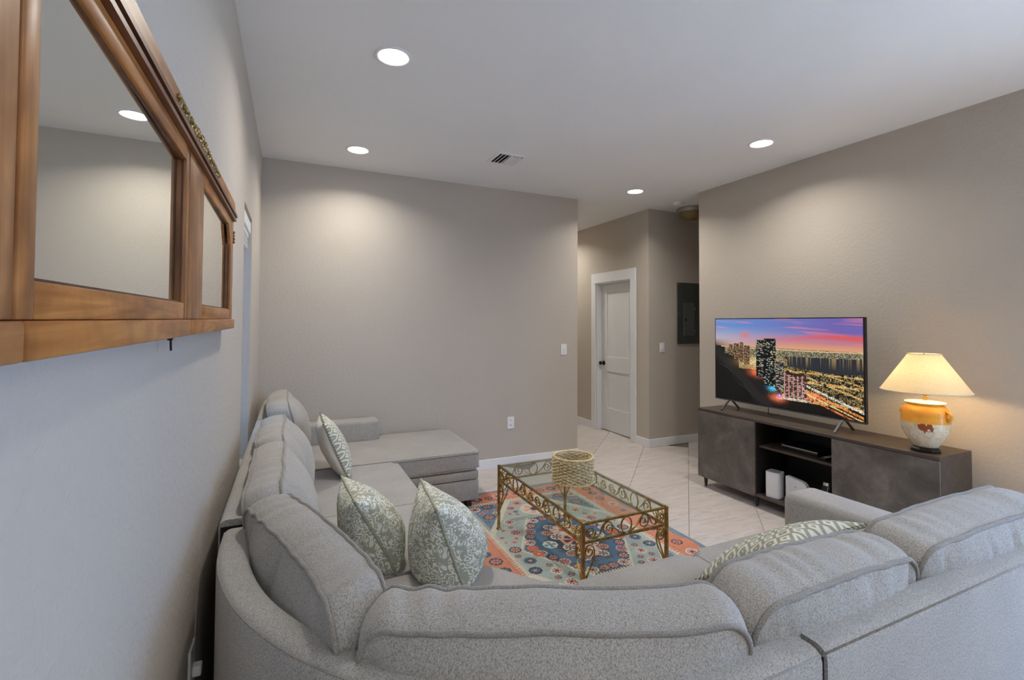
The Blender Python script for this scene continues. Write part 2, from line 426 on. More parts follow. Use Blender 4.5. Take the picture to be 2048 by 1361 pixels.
# ------------------------------------------------------------------ ceiling fixtures
def downlight(loc, label, first=[None]):
    if first[0] is None:
        e = thing('recessed_downlight', (0, 0, 0), label, 'ceiling light', 'recessed ceiling downlights')
        bm = bmesh.new(); prof = [(0.080, -0.001), (0.082, -0.005), (0.090, -0.007), (0.100, -0.005), (0.103, 0.0)]
        lathe(bm, prof, seg=48, caps=False)
        obj('trim_ring', bm, M_PLAST, e, smooth=60)
        bm = bmesh.new(); vs = [bm.verts.new((0.0805*math.cos(2*math.pi*i/32), 0.0805*math.sin(2*math.pi*i/32), -0.002)) for i in range(32)]
        bm.faces.new(vs[::-1]); me = bpy.data.meshes.new('lens'); bm.to_mesh(me); bm.free()
        obj('lens', me, M_LENS, e, label='glowing white lens')
        ld = bpy.data.lights.new('downlight_beam', 'AREA'); ld.shape = 'DISK'; ld.size = 0.15; ld.energy = LAMP_W; ld.color = LAMP_C; ld.spread = math.radians(142)
        lo = bpy.data.objects.new('downlight_beam', ld); COL.objects.link(lo); lo.location = (0, 0, -0.010); lo.parent = e
        first[0] = e
    else:
        e = first[0].copy(); COL.objects.link(e)
        for ch in first[0].children:
            c = ch.copy(); COL.objects.link(c); c.parent = e
    e.location = loc; e['label'] = label; return e
downlight((0.486, 2.624, ZC), 'largest and nearest recessed ceiling light above the sofa')
downlight((0.488, 4.180, ZC), 'recessed ceiling light close to the plain far wall')
downlight((3.420, 2.620, ZC), 'recessed ceiling light near the wall above the television')
downlight((3.416, 4.172, ZC), 'recessed ceiling light in front of the hallway')
downlight((3.50, 6.45, ZC), 'recessed ceiling light deep in the hallway past the door')  # added out of sight to brighten the hallway wall and door
for q, w_ in (((0.486, -1.2), 'by the left wall'), ((1.95, -1.2), 'in mid room'), ((3.42, -1.2), 'near the patio door'), ((1.95, -2.6), 'by the rear wall')):
    downlight((q[0], q[1], ZC), 'recessed ceiling light behind the viewer ' + w_)  # unseen lights added to raise the bounced light in the room

vt = thing('ceiling_vent', (1.715, 3.84, ZC), 'square white louvred air vent in the ceiling', 'vent')
VX0, VX1, VY0, VY1 = 1.575, 1.855, 3.70, 3.98
obj('frame', boxes([(VX0, VX1, VY0, VY0+0.03, ZC-0.008, ZC), (VX0, VX1, VY1-0.03, VY1, ZC-0.008, ZC), (VX0, VX0+0.03, VY0+0.03, VY1-0.03, ZC-0.008, ZC), (VX1-0.03, VX1, VY0+0.03, VY1-0.03, ZC-0.008, ZC)]), M_PLAST, vt)
obj('backing', boxes([(VX0+0.03, VX1-0.03, VY0+0.03, VY1-0.03, ZC-0.0015, ZC-0.0005)]), M_DARKSLOT, vt)
for i in range(6):
    x = VX0+0.052+i*0.035
    bm = boxes([(-0.016, 0.016, VY0+0.03, VY1-0.03, -0.0012, 0.0012)])
    xform(bm, Matrix.Translation((x, 0, ZC-0.011)) @ Matrix.Rotation(math.radians(-34 if i < 3 else 34), 4, 'Y'))
    obj('louvre', bm, M_PLAST, vt)

M_ALAB = mat_mottle('amber_glass_shade', srgb(116, 100, 60), srgb(140, 122, 78), 8, 0.3)
M_NICKEL = mat_mottle('brushed_nickel', srgb(168, 164, 156), srgb(190, 186, 178), 40, 0.35, 0.7)
fm = thing('flush_mount_light', (4.56, 4.48, ZC), 'unlit dome ceiling light with finial in the side passage', 'ceiling light')
bm = bmesh.new(); lathe(bm, [(0.178, 0.0), (0.182, -0.012), (0.172, -0.05), (0.160, -0.058)], (4.56, 4.48, ZC-0.001), 40)
obj('pan', bm, M_NICKEL, fm, smooth=40)
bm = bmesh.new(); lathe(bm, [(0.158, -0.052), (0.152, -0.078), (0.128, -0.112), (0.088, -0.135), (0.03, -0.146)], (4.56, 4.48, ZC), 40)
obj('glass_dome', bm, M_ALAB, fm, smooth=60, label='amber glass dome')
bm = bmesh.new(); lathe(bm, [(0.024, -0.146), (0.026, -0.152), (0.010, -0.160), (0.012, -0.168), (0.004, -0.182)], (4.56, 4.48, ZC), 20)
obj('finial', bm, M_NICKEL, fm, smooth=40)
def detector(x, y, r, label):
    e = thing('smoke_detector', (x, y, ZC), label, 'smoke detector', 'ceiling smoke detectors')
    bm = bmesh.new(); lathe(bm, [(r, 0.0), (r, -0.008), (r*0.92, -0.016)], (x, y, ZC-0.0005), 32); obj('base', bm, M_PLAST, e, smooth=40)
    bm = bmesh.new(); lathe(bm, [(r*0.8, -0.016), (r*0.72, -0.032), (r*0.5, -0.036)], (x, y, ZC), 32); obj('cover', bm, M_PLAST, e, smooth=40)
detector(4.19, 4.33, 0.062, 'white smoke detector beside the dome ceiling light')
detector(3.76, 5.86, 0.062, 'white smoke detector deep in the hallway by the wall corner')

# ------------------------------------------------------------------ wall plates and electrical panel
def plate(name, x, z, w, h, label, cat, kind_):
    e = thing(name, (x, YB, z), label, cat)
    obj('cover_plate', B(x-w/2, x+w/2, YB-0.006, YB, z-h/2, z+h/2, bev=0.003), M_PLAST, e)
    if kind_ == 'switch':
        obj('rocker', B(x-0.017, x+0.017, YB-0.010, YB-0.005, z-0.034, z+0.034, bev=0.002), M_PLAST, e)
        obj('toggle', B(x-0.006, x+0.006, YB-0.019, YB-0.009, z-0.004, z+0.010, bev=0.002), M_PLAST, e)
    else:
        for dz in (-0.026, 0.026):
            s_ = obj('socket', B(x-0.018, x+0.018, YB-0.009, YB-0.005, z+dz-0.016, z+dz+0.016, bev=0.003), M_PLAST, e)
            obj('slots', boxes([(x-0.009, x-0.006, YB-0.0098, YB-0.0088, z+dz-0.006, z+dz+0.008), (x+0.006, x+0.009, YB-0.0098, YB-0.0088, z+dz-0.006, z+dz+0.008)]), M_DARKSLOT, s_)
plate('light_switch', 2.84, 1.25, 0.076, 0.122, 'white light switch at the right end of the plain far wall', 'light switch', 'switch')
plate('light_switch', 4.293, 1.248, 0.076, 0.122, 'white light switch between the hallway door and electrical panel', 'light switch', 'switch')
plate('power_outlet', 2.175, 0.468, 0.08, 0.128, 'white power outlet low on the plain far wall', 'outlet', 'outlet')
ol = thing('power_outlet', (XL, 1.71, 0.52), 'white power outlet in the gap between left wall and sofa', 'outlet')
obj('cover_plate', B(XL, XL+0.007, 1.67, 1.75, 0.45, 0.58, bev=0.003), M_PLAST, ol)
obj('plug', B(XL+0.007, XL+0.03, 1.695, 1.725, 0.49, 0.52, bev=0.004), M_PLAST, ol)

ep = thing('electrical_panel', (4.76, YB, 1.29), 'dark grey electrical breaker panel in the passage wall', 'electrical panel')
obj('cover', B(4.545, 4.975, YB-0.014, YB, 1.290, 2.090, bev=0.003), M_STEELPANEL, ep)
pd = obj('panel_door', B(4.645, 4.838, YB-0.021, YB-0.012, 1.392, 1.828, bev=0.002), M_STEELDOOR, ep)
obj('latch', B(4.656, 4.690, YB-0.025, YB-0.020, 1.59, 1.62, bev=0.002), M_DARKSLOT, pd)
for z in (1.46, 1.75): obj('hinge', B(4.836, 4.846, YB-0.024, YB-0.013, z-0.014, z+0.014, bev=0.001, seg=1), M_NICKEL, pd)
for x in (4.562, 4.958):
    for z in (1.308, 1.69, 2.072):
        bm = bmesh.new(); lathe(bm, [(0.006, 0), (0.005, 0.003)], seg=10); xform(bm, Matrix.Translation((x, YB-0.014, z)) @ Matrix.Rotation(math.radians(90), 4, 'X'))
        obj('screw', bm, M_NICKEL, ep)
# ------------------------------------------------------------------ soft goods
def vnoise(p, f, seed):
    return noise.noise_vector(Vector((p[0]*f+seed*7.3, p[1]*f-seed*3.1, p[2]*f+seed*1.7)))
def corner_map(u, v, L, H, r):
    x = u*L/2; y = v*H/2; ax, ay = abs(x), abs(y); lx, ly = L/2-r, H/2-r
    if ax > lx and ay > ly:
        dx, dy = (ax-lx)/r, (ay-ly)/r; l = math.hypot(dx, dy)
        if l > 1e-9:
            k = max(dx, dy)/l; ax, ay = lx+dx*k*r, ly+dy*k*r
    return math.copysign(ax, x), math.copysign(ay, y)
def boxed_cushion(name, parent, L, H, T, to_world, crown=0.04, r=0.06, seed=1, nu=40, nv=26, wob=0.010, fine=0.0035, bulge=0.014, pipe=0.0064, shape=None, crown_b=None):
    """box cushion: two crowned panels, a boxing strip and piping along both seams.
       local (a, b, c): a across, b up, c through the thickness; to_world maps it to the room"""
    cr = random.Random(seed); creases = [(cr.uniform(-0.42, 0.42)*L, cr.uniform(-0.35, 0.35), cr.uniform(0.006, 0.011)) for _ in range(3)]
    def deform(a, b, c):
        dent = sum(dp*math.exp(-((a-a0-sl_*b)/0.011)**2) for a0, sl_, dp in creases)*min(1.0, max(0.0, b/(H/2)+0.35))*(1-min(1.0, abs(b)/(H/2))**6)
        if abs(c) > T*0.45: c -= math.copysign(dent, c)
        if shape: a, b, c = shape(a, b, c)
        d = vnoise((a, b, c*0.5), 3.2, seed)*wob + vnoise((a, b, c), 9.0, seed+5)*fine
        g = math.sin(a*70 + 3*math.sin(b*9+seed) + 5*noise.noise(Vector((a*6, b*6, seed))))*0.0034*max(0.0, 0.30+noise.noise(Vector((a*4, b*3+2, seed*1.3))))*1.6
        return to_world(a+d.x*0.6, b+d.y + (g if abs(c) < T*0.45 and b > 0 else 0.0), c+d.z + g*0.5)
    bm = bmesh.new(); grids = {}
    for s in (-1, 1):
        G = []
        for j in range(nv+1):
            row = []
            for i in range(nu+1):
                u = -1+2*i/nu; v = -1+2*j/nv
                x, y = corner_map(u, v, L, H, r)
                c = s*(T/2 + (crown if s > 0 or crown_b is None else crown_b)*(1-abs(u)**2.6)*(1-abs(v)**2.6))
                row.append(bm.verts.new(deform(x, y, c)))
            G.append(row)
        for j in range(nv):
            for i in range(nu):
                q = (G[j][i], G[j][i+1], G[j+1][i+1], G[j+1][i])
                bm.faces.new(q if s > 0 else q[::-1])
        grids[s] = G
    per = [(i, 0) for i in range(nu)] + [(nu, j) for j in range(nv)] + [(nu-i, nv) for i in range(nu)] + [(0, nv-j) for j in range(nv)]
    K = 7; rows = [[grids[-1][j][i] for i, j in per]]
    for k in range(1, K):
        w = -1+2*k/K; row = []
        for i, j in per:
            u = -1+2*i/nu; v = -1+2*j/nv; x, y = corner_map(u, v, L, H, r)
            o = bulge*(1-w*w); row.append(bm.verts.new(deform(x*(1+2*o/L), y*(1+2*o/H), w*T/2)))
        rows.append(row)
    rows.append([grids[1][j][i] for i, j in per]); n = len(per)
    for A, C in zip(rows, rows[1:]):
        for i in range(n): bm.faces.new((A[i], A[(i+1) % n], C[(i+1) % n], C[i]))
    seams = [[v.co.copy() for v in rows[0]], [v.co.copy() for v in rows[-1]]]
    o = obj(name, bm, M_SOFA, parent, smooth=75)
    bm = bmesh.new()
    for sm in seams: tube(bm, sm, pipe, 6, True)
    obj('piping', bm, M_PIPE, o, smooth=180)
    return o
def leaning(p, dirL, n, lean):
    """to_world for a back cushion: p = middle of its lower edge at mid thickness"""
    d = Vector((dirL[0], dirL[1], 0)).normalized(); nn = Vector((n[0], n[1], 0)).normalized(); up = Vector((0, 0, 1)); c, s = math.cos(lean), math.sin(lean)
    U = up*c - nn*s; N = nn*c + up*s; P = Vector(p)
    return lambda a, b, cc: P + d*a + U*b + N*cc
def plan_cushion(name, parent, poly, z0, z1, r=0.03, mat=None, corner=0.05, pipe=True):
    pl = round_poly(poly, corner)
    bm = bmesh.new(); prism(bm, pl, z0, z1)
    bmesh.ops.bevel(bm, geom=[e for e in bm.edges if abs(e.verts[0].co.z-e.verts[1].co.z) < 1e-6], offset=r, segments=4, affect='EDGES', profile=0.5)
    o = obj(name, bm, mat or M_SOFA, parent, smooth=50)
    if pipe:
        bm = bmesh.new()
        cx = sum(p[0] for p in pl)/len(pl); cy = sum(p[1] for p in pl)/len(pl)
        for z in (z1-r*0.55, z0+r*0.55):
            tube(bm, [(x, y, z) for x, y in pl], 0.0042, 6, True)
        obj('piping', bm, M_PIPE, o, smooth=180)
    return o
def swept_back(name, parent, path, w, z0, z1, seg=4, r=0.025, welt=True):
    """upholstered back frame: rounded-top wall of width w swept along an outer plan path (inside lies to the left of travel)"""
    n = len(path); P = [Vector(p) for p in path]; prof = [(0.0, z0), (0.0, z1-r)]
    prof += [(r-r*math.cos(math.radians(90*k/seg)), z1-r+r*math.sin(math.radians(90*k/seg))) for k in range(1, seg+1)]
    prof += [(w-r+r*math.sin(math.radians(90*k/seg)), z1-r+r*math.cos(math.radians(90*k/seg))) for k in range(0, seg+1)]
    prof += [(w, z0)]
    bm = bmesh.new(); rings = []; welt_pts = []
    for i in range(n):
        a = P[max(i-1, 0)]; b = P[min(i+1, n-1)]; t = (b-a).normalized(); nl = Vector((-t.y, t.x))
        rings.append([bm.verts.new((P[i].x+nl.x*o_, P[i].y+nl.y*o_, z)) for o_, z in prof])
        welt_pts.append((P[i].x+nl.x*0.004, P[i].y+nl.y*0.004, z1-r*0.45))
    m = len(prof)
    for A, C in zip(rings, rings[1:]):
        for k in range(m): bm.faces.new((A[k], A[(k+1) % m], C[(k+1) % m], C[k]))
    bm.faces.new(rings[0][::-1]); bm.faces.new(rings[-1])
    o = obj(name, bm, M_SOFA, parent, smooth=40)
    if welt:
        bm = bmesh.new(); tube(bm, welt_pts, 0.0024, 6); obj('piping', bm, M_PIPE, o, smooth=180)
    return o

SZ, SB = 0.472, 0.325          # seat top, seat cushion underside
BZ = 0.075                     # underside of the upholstered base
# ---- left run along the wall
lv = thing('sofa_section', (0.27, 2.84, 0), 'armless grey sofa section along the left wall under the mirror', 'sofa', 'grey sectional sofa')
Y0, Y1 = 1.925, 3.745
obj('base', B(-0.11, 0.725, Y0, Y1, BZ, SB-0.004, bev=0.012), M_SOFA, lv, smooth=40)
swept_back('back_frame', lv, [(-0.214, Y1), (-0.214, Y0-0.03)], 0.10, BZ, 0.868)
obj('end_cloth', B(-0.208, -0.118, Y0-0.034, Y0-0.028, BZ+0.01, 0.845), M_BLACKCLOTH, lv)
ym = (Y0+Y1)/2
plan_cushion('seat_cushion', lv, [(0.0, 2.078), (0.755, 2.078), (0.755, ym-0.003), (0.0, ym-0.003)], SB, SZ, 0.03)
plan_cushion('seat_cushion', lv, [(0.0, ym+0.003), (0.755, ym+0.003), (0.755, Y1-0.004), (0.0, Y1-0.004)], SB, SZ, 0.03)
for i, (c, L, H, sd) in enumerate(((2.30, 0.80, 0.475, 3), (3.09, 0.76, 0.48, 9))):
    boxed_cushion('back_cushion', lv, L, H, 0.13, leaning((-0.035, c, SZ+H/2-0.005), (0, -1), (1, 0), math.radians(13)), 0.10, 0.08, sd, wob=0.016, crown_b=0.01)
for x in (-0.05, 0.66):
    for y in (Y0+0.08, Y1-0.08): obj('foot', B(x-0.025, x+0.025, y-0.025, y+0.025, 0.0, BZ+0.01, bev=0.004), M_LEG, lv)

# ---- chaise at the far wall
ch = thing('chaise_section', (0.6, 4.22, 0), 'grey sofa chaise with low arm against the far wall', 'sofa', 'grey sectional sofa')
Y0, Y1, X1 = 3.765, 4.700, 1.455
obj('base', B(-0.11, X1-0.012, Y0, Y1, BZ, 0.238, bev=0.010), M_SOFA, ch, smooth=40)
obj('drawer_rail', B(-0.11, X1-0.014, Y0+0.002, Y1, 0.244, SB-0.012, bev=0.012), M_SOFA, ch, smooth=40)
swept_back('back_frame', ch, [(-0.214, Y1), (-0.214, Y0)], 0.10, BZ, 0.868)
plan_cushion('seat_cushion', ch, [(0.0, Y0), (X1, Y0), (X1, Y1-0.01), (0.755, Y1-0.01), (0.755, 4.505), (0.0, 4.505)], SB, SZ, 0.028)
am = obj('arm', B(-0.11, 0.748, 4.515, 4.705, BZ, 0.655, bev=0.035, seg=4), M_SOFA, ch, smooth=50)
boxed_cushion('back_cushion', ch, 0.76, 0.50, 0.14, leaning((-0.03, 4.09, SZ+0.25), (0, -1), (1, 0), math.radians(12)), 0.10, 0.10, 21, wob=0.016, crown_b=0.01)
for x in (0.0, X1-0.08):
    for y in (Y0+0.08, Y1-0.08): obj('foot', B(x-0.025, x+0.025, y-0.025, y+0.025, 0.0, BZ+0.01, bev=0.004), M_LEG, ch)

# ---- curved corner wedge nearest the camera
wd = thing('sofa_corner_section', (0.5, 1.3, 0), 'curved grey corner section of the sofa nearest the viewer', 'sofa', 'grey sectional sofa')
CX, CY, RO = 0.90, 1.745, 1.094
path = [(CX-RO, 1.845)] + arc(CX, CY, RO, 180, 270, 36) + [(1.022, CY-RO)]
swept_back('back_frame', wd, path, 0.085, BZ, 0.855)
outer = [(0.0, 2.072)] + arc(CX, CY, RO-0.09, 172, 266, 24) + [(1.03, 0.75)]
inner = [(1.03, 1.705)] + [(1.005, 1.722), (0.965, 1.765), (0.90, 1.848), (0.84, 1.935)] + [(0.755, 2.072)]
plan_cushion('base', wd, [(x, min(y, 1.915)) for x, y in outer] + [(x-0.02*(x > 0.5), min(y-0.02, 1.915)) for x, y in inner], BZ, SB-0.004, 0.012, corner=0.0, pipe=False)
plan_cushion('seat_cushion', wd, outer + inner, SB, SZ, 0.028, corner=0.0)
def bowed(k, L):
    return lambda a, b, c: (a, b, c - k*(1-(2*a/L)**2))
dm = Vector((0.924, -0.383)); nm_ = Vector((0.383, 0.924))
pm = Vector((0.459, 0.868)) + nm_*0.105 + dm*0.045
boxed_cushion('back_cushion', wd, 0.80, 0.475, 0.125, leaning((pm.x, pm.y, SZ+0.235), dm, nm_, math.radians(9)), 0.05, 0.075, 31, 60, 32, shape=bowed(0.035, 0.80), wob=0.010, crown_b=0.085)
dl = Vector((0.286, -0.958)); nl_ = Vector((0.958, 0.286))
pl_ = Vector((-0.048, 1.425)) + nl_*0.125 + dl*(-0.012)
boxed_cushion('back_cushion', wd, 0.80, 0.475, 0.125, leaning((pl_.x, pl_.y, SZ+0.235), dl, nl_, math.radians(9)), 0.05, 0.075, 43, 60, 32, shape=bowed(-0.02, 0.80), wob=0.010, crown_b=0.07)
for x, y in ((0.02, 1.8), (0.95, 0.85), (0.3, 1.15), (0.72, 1.82)): obj('foot', B(x-0.025, x+0.025, y-0.025, y+0.025, 0.0, BZ+0.01, bev=0.004), M_LEG, wd)

# ---- right run with the end arm
rs = thing('sofa_section', (1.8, 1.2, 0), 'grey sofa section with end arm in front of the media console', 'sofa', 'grey sectional sofa')
X0, X1 = 1.045, 2.395
swept_back('back_frame', rs, [(X0-0.01, 0.648), (X1+0.25, 0.648)], 0.085, BZ, 0.858)
obj('end_cloth', B(X0-0.016, X0-0.010, 0.656, 0.728, BZ+0.01, 0.835), M_BLACKCLOTH, rs)
obj('base', B(X0, X1+0.01, 0.735, 1.675, BZ, SB-0.004, bev=0.012), M_SOFA, rs, smooth=40)
xm = (X0+X1)/2
plan_cushion('seat_cushion', rs, [(X0, 0.80), (xm-0.003, 0.80), (xm-0.003, 1.71), (X0, 1.71)], SB, SZ, 0.03)
plan_cushion('seat_cushion', rs, [(xm+0.003, 0.80), (X1-0.003, 0.80), (X1-0.003, 1.715), (xm+0.003, 1.715)], SB, SZ, 0.03)
obj('arm', B(X1, X1+0.24, 0.737, 1.735, BZ, 0.652, bev=0.04, seg=4), M_SOFA, rs, smooth=50)
boxed_cushion('back_cushion', rs, 0.64, 0.465, 0.140, leaning((1.240, 0.825, SZ+0.23), (1, 0), (0, 1), math.radians(9)), 0.05, 0.075, 57, 54, 30, wob=0.012, crown_b=0.06)
boxed_cushion('back_cushion', rs, 0.80, 0.48, 0.150, leaning((1.965, 0.825, SZ+0.238), (1, 0), (0, 1), math.radians(9)), 0.05, 0.075, 66, 54, 30, wob=0.012, crown_b=0.06)
for x in (X0+0.08, X1+0.15):
    for y in (0.80, 1.62): obj('foot', B(x-0.025, x+0.025, y-0.025, y+0.025, 0.0, BZ+0.01, bev=0.004), M_LEG, rs)

# ------------------------------------------------------------------ throw pillows
def leaf_print():
    t = NT('sage_leaf_print'); v = t.coord('Object')
    w = t.new('ShaderNodeTexWave', wave_type='BANDS', bands_direction='DIAGONAL'); w.inputs['Scale'].default_value = 12; w.inputs['Distortion'].default_value = 19
    w.inputs['Detail'].default_value = 1.0; w.inputs['Detail Scale'].default_value = 2.6
    t.link(v, w.inputs['Vector'])
    brk = t.noise(v, 26, 2)
    k = t.math('MULTIPLY', t.ramp(w.outputs['Fac'], [(0.48, (0, 0, 0, 1)), (0.58, (1, 1, 1, 1))]), t.ramp(brk, [(0.38, (0, 0, 0, 1)), (0.46, (1, 1, 1, 1))]))
    c = t.mix(k, srgb(170, 172, 154), srgb(232, 232, 222))
    t.bump(t.noise(v, 900, 2), 0.25, 0.001)
    return t.set(c, 0.9, 0, 0.15)
def geo_print():
    t = NT('sage_geometric_print')
    c0 = t.new('ShaderNodeTexCoord'); sp = t.new('ShaderNodeSeparateXYZ'); t.link(c0.outputs['Object'], sp.inputs[0])
    def tri(s, f): return t.math('PINGPONG', t.math('MULTIPLY', s, f), 1.0)
    a = tri(t.math('ADD', sp.outputs[0], 10.0), 25.0); b = tri(t.math('ADD', sp.outputs[1], 10.0), 31.0)
    dia = t.math('ADD', a, b)
    ring = t.math('PINGPONG', t.math('MULTIPLY', dia, 2.4), 1.0)
    k = t.math('GREATER_THAN', ring, 0.55)
    front = t.mix(k, srgb(168, 169, 148), srgb(232, 230, 219))
    back = srgb(222, 212, 198)
    s_ = t.math('GREATER_THAN', sp.outputs[2], 0.0)
    c = t.mix(s_, back, front)
    t.bump(t.noise(c0.outputs['Object'], 900, 2), 0.25, 0.001)
    return t.set(c, 0.9, 0, 0.15)
M_LEAF = leaf_print(); M_GEO = geo_print()
M_SAGEPIPE = mat_mottle('sage_piping', srgb(150, 151, 130), srgb(176, 176, 158), 60, 0.9)
def throw_pillow(name, size, thick, mat, loc, X, Y, label, seed, stitched=False, sag=0.0):
    """local x, y span the pillow, local z is its face normal; X, Y are the world axes of local x, y"""
    n = 44; bm = bmesh.new(); g = {}
    def pt(u, v, s):
        pin = 0.075
        x = u*size/2*(1-pin*(1-v*v)**1.0*abs(u)**3); y = v*size/2*(1-pin*(1-u*u)*abs(v)**3)
        z = s*thick/2*(max(0.0, (1-u*u)*(1-v*v)))**0.42*(1-sag*v)
        d = vnoise((x, y, z), 5.0, seed)*0.012 + vnoise((x, y, z), 14.0, seed+3)*0.005
        rad = max(abs(u), abs(v))
        fold = math.sin(math.atan2(v, u)*13+seed)*0.0035*rad**2*(1-rad**8)
        return Vector((x+d.x*0.5, y+d.y*0.5, z+d.z*(0.3+0.7*(1-rad)) + s*fold))
    for s in (1, -1):
        for j in range(n+1):
            for i in range(n+1):
                edge = i in (0, n) or j in (0, n)
                if s < 0 and edge: g[(s, i, j)] = g[(1, i, j)]
                else: g[(s, i, j)] = bm.verts.new(pt(-1+2*i/n, -1+2*j/n, s))
        for j in range(n):
            for i in range(n):
                q = [g[(s, i, j)], g[(s, i+1, j)], g[(s, i+1, j+1)], g[(s, i, j+1)]]
                bm.faces.new(q if s > 0 else q[::-1])
    per = [(i, 0) for i in range(n)] + [(n, j) for j in range(n)] + [(n-i, n) for i in range(n)] + [(0, n-j) for j in range(n)]
    seam = [g[(1, i, j)].co.copy() for i, j in per]
    o = obj(name, bm, mat, None, smooth=180, label=label, cat='pillow', group='throw pillows on the sofa')
    pb = bmesh.new()
    tube(pb, seam, 0.0055, 6, True)
    obj('piping', pb, M_SAGEPIPE, o, smooth=180)
    if stitched:
        sb = bmesh.new()
        for k in range(0, len(seam), 2):
            p = seam[k]; q = seam[(k+1) % len(seam)]; t_ = (q-p).normalized()
            tube(sb, [p+Vector((0, 0, 0.001)), p+Vector((0, 0, 0.001))+t_*0.006], 0.0066, 5)
        obj('edge_stitching', sb, mat_mottle('dark_green_thread', srgb(84, 88, 66), srgb(104, 108, 84), 50, 0.9), o, kind='stuff')
    X = Vector(X).normalized(); Y = Vector(Y); Y = (Y - X*Y.dot(X)).normalized(); Z = X.cross(Y)
    m = Matrix((X, Y, Z)).transposed().to_4x4(); m.translation = Vector(loc)
    o.matrix_world = m
    return o
throw_pillow('throw_pillow', 0.43, 0.17, M_GEO, (0.285, 3.62, 0.672), (0, 1, 0), (-0.40, 0, 0.92), 'geometric print pillow with cream back, alone on the left seat near the chaise', 4, True)
throw_pillow('throw_pillow', 0.375, 0.25, M_LEAF, (0.325, 2.25, 0.640), (-0.06, 1, 0), (-0.46, 0, 0.88), 'sage leaf print pillow, the left one of the pair leaning together', 12, sag=0.3)
throw_pillow('throw_pillow', 0.375, 0.31, M_LEAF, (0.605, 2.02, 0.638), (0.10, 1, 0), (-0.34, 0, 0.94), 'sage leaf print pillow, the right one of the pair leaning together', 18, sag=0.5)
throw_pillow('throw_pillow', 0.46, 0.16, M_GEO, (1.665, 1.215, 0.688), (-1, 0, 0), (0, -0.80, 0.60), 'geometric print pillow half hidden behind the right back cushions', 25, True)

# ------------------------------------------------------------------ wall mirror
mr = thing('wall_mirror', (XL, 1.3, 1.75), 'wide walnut framed mirror with gilt ornament on the left wall', 'mirror')
XF = -0.222; XG = -0.2325; XW = XL+0.001
z_led0, z_led1, z_g0, z_g1, z_r1, z_m1, z_c1 = 1.509, 1.5467, 1.5844, 1.910, 1.946, 1.974, 2.021
def fr(nm, y0, y1, z0, z1, x1=XF, mat=None, bev=0.003, x0=None): return obj(nm, B(XW if x0 is None else x0, x1, y0, y1, z0, z1, bev=bev), mat or M_WOOD_H, mr, smooth=40)
panels = [(-0.34, 0.562, -0.20, 0.37), (0.568, 1.323, 0.601, 1.291), (1.332, 2.245, 1.530, 2.165)]
for pi, (y0, y1, g0, g1) in enumerate(panels):
    fr('stile', y0, g0, z_led1, z_r1, mat=M_WOOD_V); fr('stile', g1, y1, z_led1, z_r1, mat=M_WOOD_V)
    fr('rail', g0, g1, z_led1, z_g0); fr('rail', g0, g1, z_g1, z_r1)
    fr('ledge', y0, y1 + (0.006 if pi == 2 else 0), z_led0, z_led1-0.0005, XF+0.009, bev=0.004)
    gm = (g0+g1)/2                                         # the plate sits very slightly skewed in its rebate
    bm = boxes([(-0.004, 0, g0-0.004-gm, g1+0.004-gm, z_g0-0.004, z_g1+0.004)]); xform(bm, Matrix.Translation((XG, gm, 0)) @ Matrix.Rotation(math.radians(0.72), 4, 'Z'))
    obj('mirror_glass', bm, M_MIRROR, mr)
    w = 0.0035                                             # dark slip inside the opening
    obj('inner_slip', boxes([(XG+0.0008, XF-0.006, g0, g0+w, z_g0, z_g1), (XG+0.0008, XF-0.006, g1-w, g1, z_g0, z_g1), (XG+0.0008, XF-0.006, g0+w, g1-w, z_g1-w, z_g1), (XG+0.0008, XF-0.006, g0+w, g1-w, z_g0, z_g0+w)]), M_WOOD_D, mr)
    if pi != 1:
        for yy, s in ((g1, -1),) if pi == 2 else ((g0, 1),):
            bm = bmesh.new(); tri = [(yy, z_g1), (yy+s*0.075, z_g1), (yy, z_g1-0.075)]
            vs = [[bm.verts.new((x, a, b)) for a, b in tri] for x in (XG+0.001, XF)]
            bm.faces.new(vs[0]); bm.faces.new(vs[1][::-1])
            for i in range(3): bm.faces.new((vs[0][i], vs[0][(i+1) % 3], vs[1][(i+1) % 3], vs[1][i]))
            obj('corner_block', bm, M_WOOD_V, mr)
obj('back_board', boxes([(XW, XW+0.006, -0.33, 2.235, z_led0+0.01, z_c1-0.01)]), M_WOOD_D, mr)
bm = bmesh.new(); box(bm, XW, XF+0.010, -0.348, 2.252, z_r1, z_r1+0.010); box(bm, XW, XF+0.004, -0.344, 2.248, z_r1+0.010, z_r1+0.017); box(bm, XW, XF+0.013, -0.352, 2.258, z_r1+0.017, z_m1)
obj('cornice_moulding', bm, wood_material('dark_cornice', srgb(74, 38, 20), srgb(104, 58, 32), srgb(132, 80, 48), 1), mr, label='dark brown moulded cornice')
bm = bmesh.new(); pr = [(-0.35, z_m1), (2.258, z_m1), (2.258, z_c1-0.014), (2.240, z_c1), (-0.33, z_c1), (-0.35, z_c1-0.014)]
vs = [[bm.verts.new((x, a, b)) for a, b in pr] for x in (XW, XF+0.004)]
bm.faces.new(vs[0]); bm.faces.new(vs[1][::-1])
for i in range(6): bm.faces.new((vs[0][i], vs[0][(i+1) % 6], vs[1][(i+1) % 6], vs[1][i]))
obj('crest_board', bm, M_WOOD_H, mr)
gb = bmesh.new()                                            # gilt garland of leaves and beads
